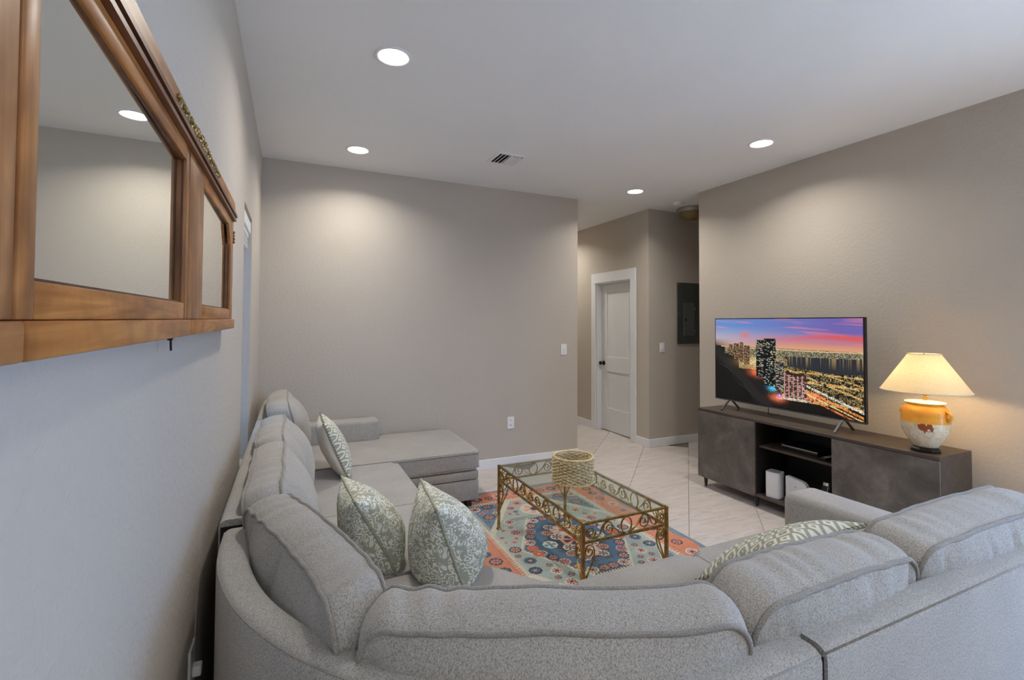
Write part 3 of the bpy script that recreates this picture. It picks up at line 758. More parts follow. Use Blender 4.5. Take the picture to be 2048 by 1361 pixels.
for i in range(30):
    t = i/29; y = 1.155 + 0.600*t; edge = 1-abs(2*t-1)
    r = 0.0075 + 0.004*edge + 0.0015*math.sin(i*2.4)
    for dz, rr, st in ((0.006, r, 0.75), (-0.010+0.004*math.sin(i*1.7), r*0.8, 1.1), (0.018*edge+0.004, r*0.6, 0.6)):
        m_ = Matrix.Translation((XF+0.006, y + 0.004*math.sin(i*5.1+dz*300), (z_m1+z_c1)/2 + dz-0.002)) @ Matrix.Rotation(math.radians(random.uniform(-50, 50)), 4, 'X') @ Matrix.Diagonal((0.75, 0.85, st*1.2, 1))
        bmesh.ops.create_icosphere(gb, subdivisions=1, radius=rr, matrix=m_)
obj('gilt_garland', gb, M_GILT, mr, smooth=180, kind='stuff', label='gilt metal garland ornament')
bm = bmesh.new()
for i in range(4): bmesh.ops.create_icosphere(bm, subdivisions=1, radius=0.007, matrix=Matrix.Translation((XF+0.001, 2.243, 1.90-i*0.013)))
obj('gilt_boss', bm, M_GILT, mr, smooth=180)
bm = bmesh.new(); tube(bm, [(-0.234, 1.225, 1.512), (-0.233, 1.225, 1.500), (-0.232, 1.224, 1.480)], 0.0022, 6); box(bm, -0.238, -0.229, 1.219, 1.231, 1.502, 1.5085)
obj('hanging_hook', bm, M_BRONZE, mr)
mr.rotation_euler = (math.radians(0.45), 0, 0)

# ------------------------------------------------------------------ rug
def lin(c): return np.array(sl(c))
def make_rug():
    X0, X1, Y0, Y1 = 1.075, 2.625, 1.79, 4.07
    st = 0.0042; nx = int((X1-X0)/st)+1; ny = int((Y1-Y0)/st)+1
    xs = np.linspace(X0, X1, nx); ys = np.linspace(Y0, Y1, ny); X, Y = np.meshgrid(xs, ys)
    u = X-1.85; v = Y-2.93; U = np.abs(u); V = np.abs(v)
    orange = lin((212, 112, 74)); peach = lin((226, 158, 124)); slate = lin((98, 128, 150)); navy = lin((36, 38, 72)); cream = lin((214, 206, 186))
    sage = lin((168, 180, 172)); blue = lin((62, 104, 138)); pink = lin((222, 160, 142)); red = lin((188, 74, 62)); grey = lin((120, 140, 158))
    C = np.zeros(X.shape+(3,)); C[:] = sage
    def put(m, c): C[m] = c
    def mixp(m, c, k): C[m] = C[m]*(1-k) + c*k
    def oct_(dx, dy): return np.maximum(np.maximum(np.abs(dx), np.abs(dy)), (np.abs(dx)+np.abs(dy))/1.38)
    wob = 0.004*np.sin(X*61)+0.004*np.sin(Y*47)
    # corner fields beyond the diagonals
    dd = (U-0.156) + (V-0.874)/1.506                        # >0 outside the diagonal
    put(dd > 0, slate); put((dd > -0.055) & (dd < 0), cream)
    # comb-tooth guard inside the border
    gin = np.maximum(U-0.525, V-0.89)
    along = np.where(U-0.525 > V-0.89, Y, X)
    teeth = (np.mod(along, 0.021) < 0.010)
    put((gin > -0.045) & teeth, cream); put(gin > -0.022, cream)
    # border
    bo = gin > 0
    put(bo, orange)
    depth = gin/0.25
    stripes = bo & (depth < 0.30) & (np.mod(depth*0.25, 0.016) < 0.006); mixp(stripes, peach, 0.8)
    mixp(bo & (depth > 0.30), peach, 0.45)
    tooth2 = bo & (depth < 0.10) & (np.mod(along, 0.026) < 0.011); put(tooth2, cream)
    step = 0.16*np.abs(np.mod(np.floor(along/0.03)*0.03, 0.30)-0.15)/0.15
    put(bo & (depth > 0.90-step*0.8) & (depth > 0.72), grey)
    put(bo & (depth > 0.965), grey*0.9)
    # medallion (elongated hexagon)
    def hexm(hw, hh, flat): return np.maximum(V/hh, (U + V*(hw-flat)/hh)/hw)
    h = hexm(0.425, 0.49, 0.14)
    put(h < 1.0, cream)
    put(h < 0.925, blue)
    ang = np.where(np.abs(V/0.49) > (U+V*0.285/0.49)/0.425, X, Y)
    put((h < 0.925) & (h > 0.86) & (np.mod(ang, 0.022) < 0.010), navy)
    put((h < 1.0) & (h > 0.925) & (np.mod(ang, 0.022) < 0.009) & (h < 0.955), navy)
    n_ = hexm(0.235, 0.33, 0.10)
    put(n_ < 1.0, slate*0.8)
    put((n_ < 1.0) & ((n_ < 0.86) | (np.mod(ang, 0.022) < 0.011)), navy)
    # flowers
    def flower(cx, cy, r, ring, petal, core, sym=8):
        r = r*1.18
        for sx in (-1, 1):
            dx = u-cx*sx; dy = v-cy
            m0 = oct_(dx, dy) < r*1.02
            if not m0.any(): continue
            o = oct_(dx, dy); th = np.arctan2(dy, dx); rr = np.hypot(dx, dy)
            put(o < r, ring)
            put((o < r*0.80) & (np.cos(th*sym) > -0.25) & (rr < r*0.78), petal)
            put(rr < r*0.28, core)
            if cx == 0: break
    R = random.Random(5)
    pal = [(navy, pink, red), (navy, peach, red), (pink, navy, red), (slate*0.7, navy, pink), (navy, slate, peach), (cream, red, navy), (pink, red, navy)]
    # border flowers, both directions
    k = 0
    y = -1.05
    while y < 1.08:
        flower(0.645 + R.uniform(-0.02, 0.02), y, R.choice((0.034, 0.038, 0.042)), *pal[(k*3) % 7]); k += 1; y += R.uniform(0.105, 0.16)
    x = 0.0
    while x < 0.60:
        for s in (-1, 1): flower(x, s*(1.01 + R.uniform(-0.02, 0.02)), R.choice((0.032, 0.038)), *pal[(k*3) % 7])
        k += 1; x += R.uniform(0.08, 0.11)
    # corner-field and sage-field flowers
    pts = []
    for t in range(3000):
        cx, cy = R.uniform(0.02, 0.47), R.uniform(-0.83, 0.83); r = R.choice((0.034, 0.036, 0.040, 0.018))
        hx = max(abs(cy)/0.49, (cx+abs(cy)*0.285/0.49)/0.425); d = (cx-0.156)+(abs(cy)-0.874)/1.506
        if hx < 1.10 or abs(d+0.027) < 0.065: continue
        if all(math.hypot(cx-a, cy-b) > (r+q)*1.5 for a, b, q in pts) and (cx > r*1.2 or cx < 0.01):
            pts.append((cx, cy, r)); flower(cx, cy, r, *pal[R.randrange(7)])
    # ring of flowers in the blue of the medallion
    ring = [(0.33, 0.0), (0.31, 0.085), (0.265, 0.165), (0.225, 0.245), (0.175, 0.33), (0.12, 0.405), (0.035, 0.41)]
    for i, (cx, cy) in enumerate(ring):
        for s in ((1, -1) if cy else (1,)):
            flower(cx, cy*s, 0.034, *(pal[(0, 5, 0, 2, 1, 5, 0)[i]] if i else (orange, red, orange)))
    flower(0.33, -0.085, 0.034, orange, red, peach)
    # white octagons and the centre of the medallion
    flower(0.195, 0.0, 0.046, cream, slate, slate, 4)
    for cx, cy, r, p in ((0, 0, 0.085, 1), (0, 0.17, 0.075, 2), (0, -0.17, 0.075, 2), (0.09, 0.09, 0.04, 5), (0.09, -0.09, 0.04, 5), (0.07, 0.25, 0.035, 6), (0.07, -0.25, 0.035, 6), (0.13, 0.17, 0.03, 1), (0.13, -0.17, 0.03, 1)):
        flower(cx, cy, r, pink if p == 2 else (peach if p == 1 else cream), navy if p != 2 else cream, red, 6)
    flower(0.0, 0.62, 0.10, cream, pink, navy, 6); flower(0.0, -0.62, 0.10, cream, pink, navy, 6)
    # loom wear
    nz = rng.normal(0, 1, X.shape); line = rng.normal(0, 1, (ny, 1))
    C *= (1 + 0.085*nz + 0.05*line)[..., None]
    fade = 0.16 + 0.06*np.sin(X*5+1)*np.cos(Y*4)
    C = np.clip(C*(1-fade[..., None]) + lin((178, 178, 172))*fade[..., None], 0, 1)
    # mesh with a thin edge
    Z = 0.0075 + 0.0006*nz
    verts = np.stack([X, Y, Z], -1).reshape(-1, 3)
    idx = np.arange(nx*ny).reshape(ny, nx)
    f = np.stack([idx[:-1, :-1], idx[:-1, 1:], idx[1:, 1:], idx[1:, :-1]], -1).reshape(-1, 4)
    per = np.concatenate([idx[0, :-1], idx[:-1, -1], idx[-1, :0:-1], idx[:0:-1, 0]])
    low = verts[per].copy(); low[:, 2] = 0.0005
    lo = np.arange(len(per)) + nx*ny
    sk = np.stack([per, lo, np.roll(lo, -1), np.roll(per, -1)], -1)
    verts = np.concatenate([verts, low]); f = np.concatenate([f, sk])
    me = bpy.data.meshes.new('rug'); me.vertices.add(len(verts)); me.vertices.foreach_set('co', verts.astype(np.float32).ravel())
    me.loops.add(f.size); me.loops.foreach_set('vertex_index', f.astype(np.int32).ravel())
    me.polygons.add(len(f)); me.polygons.foreach_set('loop_start', np.arange(0, f.size, 4, dtype=np.int32))
    me.update(calc_edges=True)
    at = me.color_attributes.new('dye', 'FLOAT_COLOR', 'POINT')
    col = np.ones((len(verts), 4), np.float32); cc = C.reshape(-1, 3); col[:nx*ny, :3] = cc; col[nx*ny:, :3] = cc[per]
    at.data.foreach_set('color', col.ravel())
    t = NT('kilim_wool'); a = t.new('ShaderNodeAttribute', attribute_name='dye')
    t.bump(t.noise(t.coord('Object', (1, 2.5, 1)), 320, 2), 0.35, 0.002)
    t.set(a.outputs['Color'], 0.95, 0, 0.1)
    return obj('area_rug', me, t.m, label='patterned orange and blue kilim rug under the coffee table', cat='rug')
make_rug()

# ------------------------------------------------------------------ coffee table
M_BRASS = mat_mottle('aged_brass', srgb(140, 108, 56), srgb(196, 164, 96), 30, 0.33, 0.9, bump=0.15, bscale=150)
TX0, TX1, TY0, TY1, TZ = 1.418, 2.012, 2.165, 3.318, 0.485
RZ0, RZ1 = 0.372, 0.470
FZ = 0.008
ct = thing('coffee_table', ((TX0+TX1)/2, (TY0+TY1)/2, FZ), 'glass topped coffee table with scrolled brass frame on the rug', 'coffee table')
obj('glass_top', B(TX0+0.006, TX1-0.006, TY0+0.006, TY1-0.006, TZ-0.008, TZ, bev=0.0015, seg=1), M_TABLEGLASS, ct)
lw = 0.0095
for x in (TX0+lw, TX1-lw):
    for y in (TY0+lw, TY1-lw):
        lg = obj('leg', B(x-lw, x+lw, y-lw, y+lw, FZ+0.006, TZ-0.0005, bev=0.003), M_BRASS, ct)
        bm = bmesh.new(); lathe(bm, [(0.019, 0.0), (0.019, 0.006), (0.014, 0.012)], (x, y, FZ), 16); obj('foot_pad', bm, M_BRASS, lg, smooth=40)
def rails(P, Q, side):
    P, Q = Vector(P), Vector(Q)
    for z, h in ((TZ-0.0135, 0.010), (RZ0, 0.012)):
        bm = bmesh.new(); bar(bm, [P+Vector((0, 0, z)), Q+Vector((0, 0, z))], side, 0.014, h); obj('rail', bm, M_BRASS, ct)
def spiral(cx, cy, r0, r1, a0, a1, n=26):
    return [(cx+(r0+(r1-r0)*i/n)*math.cos(a0+(a1-a0)*i/n), cy+(r0+(r1-r0)*i/n)*math.sin(a0+(a1-a0)*i/n)) for i in range(n+1)]
def bez(p0, p1, p2, p3, n=14):
    return [tuple(p0[k]*(1-t)**3+3*p1[k]*t*(1-t)**2+3*p2[k]*t*t*(1-t)+p3[k]*t**3 for k in (0, 1)) for t in [i/n for i in range(n+1)]]
def module(O, D, W_, mirror):
    """one scroll module: S curves and spirals either side of a centre ring; 2-D (s, h) with h in 0..H"""
    H = RZ1-RZ0-0.012; side = Vector((-D.y, D.x, 0)); z0 = RZ0+0.006
    def to3(pts): return [O + D*s + Vector((0, 0, z0+h)) for s, h in pts]
    cs = []
    ring = [(W_/2+0.036*math.cos(2*math.pi*i/28), H/2+0.044*math.sin(2*math.pi*i/28)) for i in range(28)]
    cs.append((ring, True))
    for sg in (1, -1):
        f = (lambda p: p) if sg > 0 else (lambda p: [(W_-s, h) for s, h in p])
        sp = spiral(0.047, 0.044, 0.006, 0.036, math.radians(100), math.radians(100+620), 40)     # corner spiral, ends at the bottom right
        wave = bez(sp[-1], (0.055, 0.0), (0.10, 0.002), (0.115, H*0.45)) + bez((0.115, H*0.45), (0.128, H*0.85), (0.14, H), (0.158, H-0.003))[1:] \
             + bez((0.158, H-0.003), (0.19, H), (0.20, 0.01), (W_/2-0.012, 0.003))[1:]
        cs.append((f(sp[:-1] + wave), False))
        s2 = spiral(0.166, H-0.043, 0.041, 0.006, math.radians(95), math.radians(95+560), 36)
        cs.append((f(s2), False))
    for pts, cl in cs:
        bm = bmesh.new(); bar(bm, to3(pts), side, 0.009, 0.0042, cl); obj('scroll', bm, M_BRASS, ct, smooth=50)
c_ = 0.011
for (P, Q) in (((TX0+c_, TY0+c_), (TX1-c_, TY0+c_)), ((TX0+c_, TY1-c_), (TX1-c_, TY1-c_)), ((TX0+c_, TY0+c_), (TX0+c_, TY1-c_)), ((TX1-c_, TY0+c_), (TX1-c_, TY1-c_))):
    P3, Q3 = Vector((P[0], P[1], 0)), Vector((Q[0], Q[1], 0)); D = (Q3-P3).normalized(); Ln = (Q3-P3).length
    rails(P3, Q3, (-D.y, D.x, 0))
    n = 1 if Ln < 0.8 else 2
    for i in range(n): module(P3 + D*(Ln/n*i), D, Ln/n, False)
    # leg brackets under the rail
    for base, d in ((P3, D), (Q3, -D)):
        side = Vector((-d.y, d.x, 0))
        pts = bez((0.010, 0.15), (0.022, 0.21), (0.075, 0.25), (0.072, 0.315), 16) + bez((0.072, 0.315), (0.07, 0.352), (0.03, 0.372), (0.018, 0.335), 12)[1:] + spiral(0.042, 0.318, 0.028, 0.007, math.radians(150), math.radians(150+430), 26)
        bm = bmesh.new(); bar(bm, [base + d*s + Vector((0, 0, h)) for s, h in pts], side, 0.009, 0.0045); obj('bracket', bm, M_BRASS, ct, smooth=50)

# ------------------------------------------------------------------ wicker basket
M_WICK = mat_mottle('wicker', srgb(178, 150, 102), srgb(236, 220, 178), 70, 0.7, bump=0.3, bscale=300)
M_WICK2 = mat_mottle('wicker_rim', srgb(216, 192, 142), srgb(240, 220, 172), 60, 0.65, bump=0.2, bscale=300)
bk = thing('wicker_basket', (1.735, 2.765, TZ), 'round woven wicker basket on the glass coffee table', 'basket')
bx_, by_, bz_ = 1.735, 2.765, TZ+0.001
wb = bmesh.new(); NST = 30; rows_ = 15
for j in range(rows_):
    z = bz_ + 0.008 + j*0.152/rows_
    for ph in (0,):
        pts = []
        for i in range(NST*4):
            th = 2*math.pi*i/(NST*4); tw = 2*math.pi*i*NST/(NST*8) + (j % 2)*math.pi
            r = 0.131 + 0.0072*math.cos(tw) + random.uniform(-0.0006, 0.0006)
            pts.append((bx_+r*math.cos(th), by_+r*math.sin(th), z + random.uniform(-0.0008, 0.0008)))
        tube(wb, pts, 0.0050, 6, True)
obj('weave', wb, M_WICK, bk, smooth=180, kind='stuff')
sb = bmesh.new()
for i in range(NST):
    th = 2*math.pi*(i+0.0)/NST; tube(sb, [(bx_+0.131*math.cos(th), by_+0.131*math.sin(th), bz_+h) for h in (0.004, 0.08, 0.162)], 0.0036, 5)
obj('stakes', sb, M_WICK, bk, smooth=180, kind='stuff')
for z in (0.166, 0.005):
    bm = bmesh.new()
    for ph in (0, math.pi):
        tube(bm, [(bx_+(0.132+0.0035*math.cos(28*t_+ph))*math.cos(t_), by_+(0.132+0.0035*math.cos(28*t_+ph))*math.sin(t_), bz_+z+0.0035*math.sin(28*t_+ph)) for t_ in [2*math.pi*i/168 for i in range(168)]], 0.0048, 6, True)
    obj('rim', bm, M_WICK2, bk, smooth=180)
bm = bmesh.new(); lathe(bm, [(0.131, 0.0), (0.131, 0.007)], (bx_, by_, bz_), 36); obj('bottom', bm, M_WICK, bk)
# ------------------------------------------------------------------ media console
M_CARC = wood_material('black_brown_carcass', srgb(66, 56, 49), srgb(82, 70, 62), srgb(98, 85, 75), 1, 0.40)
def concrete():
    t = NT('dark_concrete_front'); v = t.coord('Object')
    n1 = t.noise(v, 4.5, 8, 0.62, 0.5); n2 = t.noise(v, 24, 5, 0.7)
    c = t.ramp(n1, [(0.32, srgb(84, 79, 74)), (0.5, srgb(106, 100, 93)), (0.68, srgb(130, 123, 114))])
    c = t.mix(t.ramp(n2, [(0.45, (0, 0, 0, 1)), (0.75, (0.4, 0.4, 0.4, 1))]), c, srgb(80, 75, 70))
    t.bump(n2, 0.15, 0.001); return t.set(c, 0.5, 0, 0.4)
M_CONC = concrete()
M_BLACK = mat_mottle('black_interior', srgb(26, 23, 21), srgb(34, 30, 28), 20, 0.55)
CX0, CX1, CY0, CY1, CZ0, CZ1 = 3.572, 3.962, 1.555, 3.447, 0.098, 0.742
b1, b2 = 2.195, 2.815
mc = thing('media_console', (3.77, 2.5, 0), 'dark media console with two concrete-look doors under the television', 'media console')
obj('top_panel', B(CX0, CX1, CY0, CY1, CZ1-0.022, CZ1, bev=0.0015, seg=1), M_CARC, mc)
obj('bottom_panel', B(CX0+0.020, CX1, CY0, CY1, CZ0, CZ0+0.018, bev=0.001, seg=1), M_CARC, mc)
for y0, y1 in ((CY0, CY0+0.018), (CY1-0.018, CY1)): obj('side_panel', B(CX0+0.020, CX1, y0, y1, CZ0+0.018, CZ1-0.022, bev=0.001, seg=1), M_CARC, mc)
for y0, y1 in ((b1-0.018, b1), (b2, b2+0.018)): obj('divider', B(CX0+0.004, CX1-0.01, y0, y1, CZ0+0.018, CZ1-0.022, bev=0.001, seg=1), M_BLACK, mc)
obj('back_panel', B(CX1-0.008, CX1-0.002, CY0+0.018, CY1-0.018, CZ0+0.018, CZ1-0.022), M_BLACK, mc)
obj('shelf', B(CX0+0.04, CX1-0.01, b1+0.001, b2-0.001, 0.505, 0.523, bev=0.001, seg=1), M_CARC, mc)
obj('bay_edge', boxes([(CX0+0.004, CX0+0.020, b1, b2, CZ0, CZ0+0.020)]), M_CARC, mc)
obj('door', B(CX0, CX0+0.017, b2+0.010, CY1, CZ0-0.004, CZ1-0.025, bev=0.001, seg=1), M_CONC, mc, label='dark concrete-look door')
obj('door', B(CX0, CX0+0.017, CY0, b1-0.003, CZ0-0.004, CZ1-0.025, bev=0.001, seg=1), M_CONC, mc, label='dark concrete-look door')
for x in (CX0+0.05, CX1-0.05):
    for y in (CY0+0.05, b1-0.03, b2+0.03, CY1-0.05):
        bm = bmesh.new(); lathe(bm, [(0.011, 0.0), (0.020, CZ0-0.004), (0.024, CZ0)], (x, y, 0), 16); obj('leg', bm, M_LEG, mc, smooth=40)

# ------------------------------------------------------------------ devices in the open bay
M_WHITEDEV = mat_mottle('white_device_plastic', srgb(228, 228, 229), srgb(236, 236, 236), 10, 0.4)
M_GREYMESH = mat_mottle('grey_device_mesh', srgb(150, 154, 158), srgb(168, 172, 175), 200, 0.6)
M_GLOSSBLK = mat_mottle('gloss_black', srgb(14, 14, 16), srgb(22, 22, 24), 10, 0.18)
zb_ = CZ0+0.0205
def vert_round(bm, rad, seg=4):
    bmesh.ops.bevel(bm, geom=[e for e in bm.edges if abs(e.verts[0].co.z-e.verts[1].co.z) > 0.02], offset=rad, segments=seg, affect='EDGES', profile=0.5); return bm
rt = thing('wifi_router', (3.66, 2.70, zb_), 'white square tower router on the lower console shelf', 'router')
R45 = Matrix.Translation((3.668, 2.712, 0)) @ Matrix.Rotation(math.radians(12), 4, 'Z')
bm = boxes([(-0.056, 0.056, -0.056, 0.056, zb_, zb_+0.205)]); vert_round(bm, 0.02); obj('body', xform(bm, R45), M_WHITEDEV, rt, smooth=40)
bm = boxes([(-0.044, 0.044, -0.044, 0.044, zb_+0.205, zb_+0.2075)]); bmesh.ops.bevel(bm, geom=[e for e in bm.edges if abs(e.verts[0].co.z-e.verts[1].co.z) > 0.002], offset=0.012, segments=3, affect='EDGES'); obj('top_grille', xform(bm, R45), M_GREYMESH, rt)
gd = thing('modem_unit', (3.70, 2.50, zb_), 'white flat modem with rounded top corner standing beside the router', 'modem')
pl4 = round_poly([(-0.085, 0), (0.085, 0), (0.085, 0.198), (-0.085, 0.175)], [0.004, 0.004, 0.012, 0.05], 6)
bm = bmesh.new(); vs = [[bm.verts.new((x, a, b)) for a, b in pl4] for x in (-0.018, 0.018)]; n = len(pl4)
bm.faces.new(vs[0]); bm.faces.new(vs[1][::-1])
for i in range(n): bm.faces.new((vs[0][i], vs[0][(i+1) % n], vs[1][(i+1) % n], vs[1][i]))
xform(bm, Matrix.Translation((3.70, 2.54, zb_)) @ Matrix.Rotation(math.radians(4), 4, 'Z')); obj('body', bm, M_WHITEDEV, gd, smooth=40)
bm = bmesh.new(); lathe(bm, [(0.006, 0), (0.005, 0.002)], seg=12); xform(bm, Matrix.Translation((3.682, 2.545, zb_+0.125)) @ Matrix.Rotation(math.radians(-90), 4, 'Y')); obj('logo_dot', bm, M_GREYMESH, gd)
ph = thing('cordless_phone', (3.63, 2.30, zb_), 'silver cordless phone with dark screen in its cradle', 'phone')
Mph = Matrix.Translation((3.62, 2.298, zb_+0.030)) @ Matrix.Rotation(math.radians(18), 4, 'Y')
obj('cradle', B(3.60, 3.68, 2.255, 2.342, zb_, zb_+0.045, bev=0.01), M_BLACK, ph)
bm = B(-0.012, 0.012, -0.024, 0.024, 0.0, 0.215, bev=0.008, seg=3); hs = obj('handset', xform(bm, Mph), M_NICKEL, ph, smooth=40)
bm = B(-0.0135, -0.0118, -0.018, 0.018, 0.135, 0.19); obj('screen', xform(bm, Mph), M_GLOSSBLK, hs)
bm = bmesh.new()
for r_ in range(4):
    for c__ in range(3): box(bm, -0.0140, -0.0118, -0.015+c__*0.0105, -0.006+c__*0.0105, 0.06+r_*0.016, 0.070+r_*0.016)
obj('keypad', xform(bm, Mph), M_BLACK, hs, kind='stuff')
cb = thing('cable_box', (3.74, 2.52, 0.523), 'slim black cable box on the middle console shelf', 'cable box')
obj('body', B(3.68, 3.90, 2.36, 2.66, 0.5245, 0.565, bev=0.004), M_GLOSSBLK, cb)
obj('front_strip', B(3.677, 3.681, 2.365, 2.655, 0.552, 0.560), M_NICKEL, cb)
rm = obj('remote_control', B(3.64, 3.80, 2.275, 2.315, 0.524, 0.542, bev=0.006), M_GLOSSBLK, label='small black remote control beside the cable box', cat='remote')
obj('buttons', boxes([(3.66+0.022*i, 3.672+0.022*i, 2.283+0.012*j, 2.291+0.012*j, 0.5415, 0.5435) for i in range(5) for j in range(3)]), M_GREYMESH, rm, kind='stuff')

# ------------------------------------------------------------------ television
VX, VY0_, VY1_, VZ0_, VZ1_ = 3.745, 2.052, 3.392, 0.830, 1.602
tv = thing('television', (3.77, 2.72, CZ1), 'flat television showing a city at dusk on the console', 'television')
obj('bezel', B(VX, VX+0.028, VY0_, VY1_, VZ0_, VZ1_, bev=0.002, seg=1), M_GLOSSBLK, tv)
obj('rear_housing', B(VX+0.028, VX+0.062, VY0_+0.10, VY1_-0.10, VZ0_+0.02, VZ1_-0.22, bev=0.012), M_BLACK, tv)
M_GUN = mat_mottle('gunmetal', srgb(84, 84, 86), srgb(112, 112, 114), 40, 0.35, 0.8)
for y in (3.235, 2.215):
    bm = bmesh.new()
    for sx in (-1, 1):
        bar(bm, [(VX+0.02, y, VZ0_+0.012), (VX+0.02+sx*0.035, y, VZ0_-0.012), (VX+0.02+sx*0.115, y, CZ1+0.006)], (0, 1, 0), 0.016, 0.011)
    obj('foot', bm, M_GUN, tv, smooth=30)
obj('lower_trim', B(VX-0.0015, VX+0.004, VY0_, VY1_, VZ0_-0.001, VZ0_+0.010), M_GUN, tv)
def paint_screen(nw, nh):
    r = np.random.default_rng(3)
    u, v = np.meshgrid(np.linspace(0, 1, nw), np.linspace(0, 1, nh))         # v downwards
    def L3(*c): return np.array(sl(c))
    def smooth(a, k):
        for _ in range(k):
            a = (a + np.roll(a, 1, 0) + np.roll(a, -1, 0) + np.roll(a, 1, 1) + np.roll(a, -1, 1))/5
        return a
    def lerp(a, b, t): return a*(1-t[..., None]) + b*t[..., None]
    HZ = 0.335
    C = lerp(np.broadcast_to(L3(86, 148, 222), u.shape+(3,)), L3(112, 96, 186), np.clip(u*1.3-0.1, 0, 1))
    t = np.clip(v/HZ, 0, 1)
    C = lerp(C, L3(214, 190, 190), np.clip((t-0.25)/0.5, 0, 1)*np.clip(1-u*1.2, 0, 1)*0.8)
    C = lerp(C, L3(236, 140, 110), np.clip((t-0.45)/0.45, 0, 1)*np.clip(u*1.5, 0.1, 0.9))
    C = lerp(C, L3(238, 176, 112), np.clip((t-0.8)/0.2, 0, 1)*0.75)
    st = smooth(r.normal(0, 1, u.shape), 2)
    def streak(ny_, nx_, sd):
        q = np.random.default_rng(sd).normal(0, 1, (ny_, nx_)); vv = np.clip(v*0.985+u*0.0-0.09*(u-0.5)*(1), 0, 1)*(ny_-1.001); uu = u*(nx_-1.001)
        i = vv.astype(int); j = uu.astype(int); fy = vv-i; fx = uu-j; fx = fx*fx*(3-2*fx); fy = fy*fy*(3-2*fy)
        return (q[i, j]*(1-fx)+q[i, j+1]*fx)*(1-fy) + (q[i+1, j]*(1-fx)+q[i+1, j+1]*fx)*fy
    big = streak(46, 5, 1) + 0.7*streak(90, 9, 2)
    C = lerp(C, L3(240, 128, 150), np.clip(big-0.45, 0, 1)*np.clip(0.9-t*0.6, 0, 1)*0.75*(t < 1))
    red = np.exp(-((v-(0.245-0.05*u+0.012*np.sin(u*14)))/0.028)**2)*np.clip(u*1.7-0.55, 0, 1)
    C = lerp(C, L3(244, 74, 62), np.clip(red, 0, 1)*0.95)
    cl = np.exp(-((u-0.25)/0.035)**2-((v-0.19)/0.035)**2); C = lerp(C, L3(232, 120, 112), np.clip(cl, 0, 1)*0.9)
    dk = np.clip(1-u*6, 0, 1)*np.clip((t-0.7)/0.3, 0, 1); C = lerp(C, L3(70, 58, 56), dk)
    land = v > HZ
    C[land] = L3(22, 22, 24)
    spark = r.random(u.shape); sp2 = r.random((nh//2+1, nw//2+1)).repeat(2, 0).repeat(2, 1)[:nh, :nw]
    def lights(mask, dens, cols, base=None):
        if base is not None: C[mask] = base
        m = mask & (spark < dens); k = r.integers(0, len(cols), u.shape)
        for i, c in enumerate(cols): C[m & (k == i)] = L3(*c)
    lights(land & (v < 0.43) & (u > 0.08), 0.34, [(240, 216, 160), (200, 190, 130), (120, 120, 70), (255, 240, 210), (90, 110, 90)], L3(74, 72, 52))
    C[(np.abs(v-HZ-0.006-0.01*np.sin(u*3)) < 0.006) & (u > 0.05)] = L3(230, 190, 140)
    lights(land & (v >= 0.43) & (v < 0.6) & (u > 0.2) & (u < 0.56), 0.4, [(250, 210, 120), (255, 140, 50), (230, 240, 200), (120, 150, 90)], L3(52, 44, 26))
    bay = (v > 0.405+0.035*(1-u)) & (v < 0.545+0.025*np.sin(u*8+1)) & (u > 0.52+0.12*np.clip((v-0.42)*9, 0, 1)*np.clip((0.56-v)*9, 0, 1))
    C[bay] = L3(40, 46, 54)
    colx = smooth(r.normal(0, 1, (1, nw)).repeat(nh, 0), 3); fadev = np.clip((0.53-v)/0.12, 0, 1)
    amt = np.clip(colx*2.2-0.3, 0, 1)*fadev*bay; C = lerp(C, L3(196, 156, 96), amt*0.75)
    low = (v > 0.545+0.025*np.sin(u*8+1)) & (u > 0.5)
    n1 = smooth(r.normal(0, 1, u.shape), 14); n1 /= n1.std(); n2 = smooth(r.normal(0, 1, u.shape), 3); n2 /= n2.std()
    qd = 1/(v-HZ+0.05); pd_ = (u-0.35)*qd
    stA = np.abs(np.mod(qd*1.15+0.12*pd_, 1)-0.5) > 0.40; stB = np.abs(np.mod(pd_*1.6+0.5*qd, 1)-0.5) > 0.43
    C[low] = L3(20, 18, 13)
    lm = low & (v < 0.90)
    lights(lm & (n1 > -0.5), 0.30, [(236, 190, 60), (170, 130, 44), (110, 96, 40), (255, 244, 200)])
    lights(lm & (stA | stB) & (n1 > -0.9), 0.75, [(255, 206, 70), (250, 170, 40), (255, 240, 190), (220, 150, 50)])
    lights(lm & (n1 <= -0.5), 0.06, [(200, 170, 70), (120, 140, 90)])
    for off, w, c in ((0.0, 0.012, (255, 150, 30)), (0.035, 0.008, (255, 210, 120)), (-0.05, 0.012, (236, 230, 214)), (0.07, 0.010, (250, 120, 40))):
        d = np.abs(v-(0.76+off+(u-0.66)*0.62)); C[(d < w) & (u > 0.66) & (sp2 < 0.75)] = L3(*c)
    C[(v > 0.90+0.16*np.maximum(u-0.75, 0)*2) & (v > 0.86+(u-0.6)*0.5)] = L3(14, 13, 13)
    # dark ocean and beach
    sh = 0.335+1.36*u+0.10*np.sin(u*4)*u
    sea = v > sh+0.02; C[sea & (u < 0.56)] = L3(7, 7, 8)
    C[(v > sh-0.01) & (v < sh+0.13) & (u < 0.5) & (v > HZ)] = L3(34, 32, 32)
    C[(np.abs(v-sh-0.15-0.02*np.sin(u*40)) < 0.005) & (u < 0.4) & (spark < 0.6)] = L3(64, 64, 64)
    def glow(cx, cy, sx, sy, c, k): 
        g = np.exp(-((u-cx)/sx)**2-((v-cy)/sy)**2)*k
        nonlocal_C[0] = np.clip(nonlocal_C[0] + g[..., None]*L3(*c)*(0.4+0.9*sp2[..., None]), 0, 1.2)
    nonlocal_C = [C]
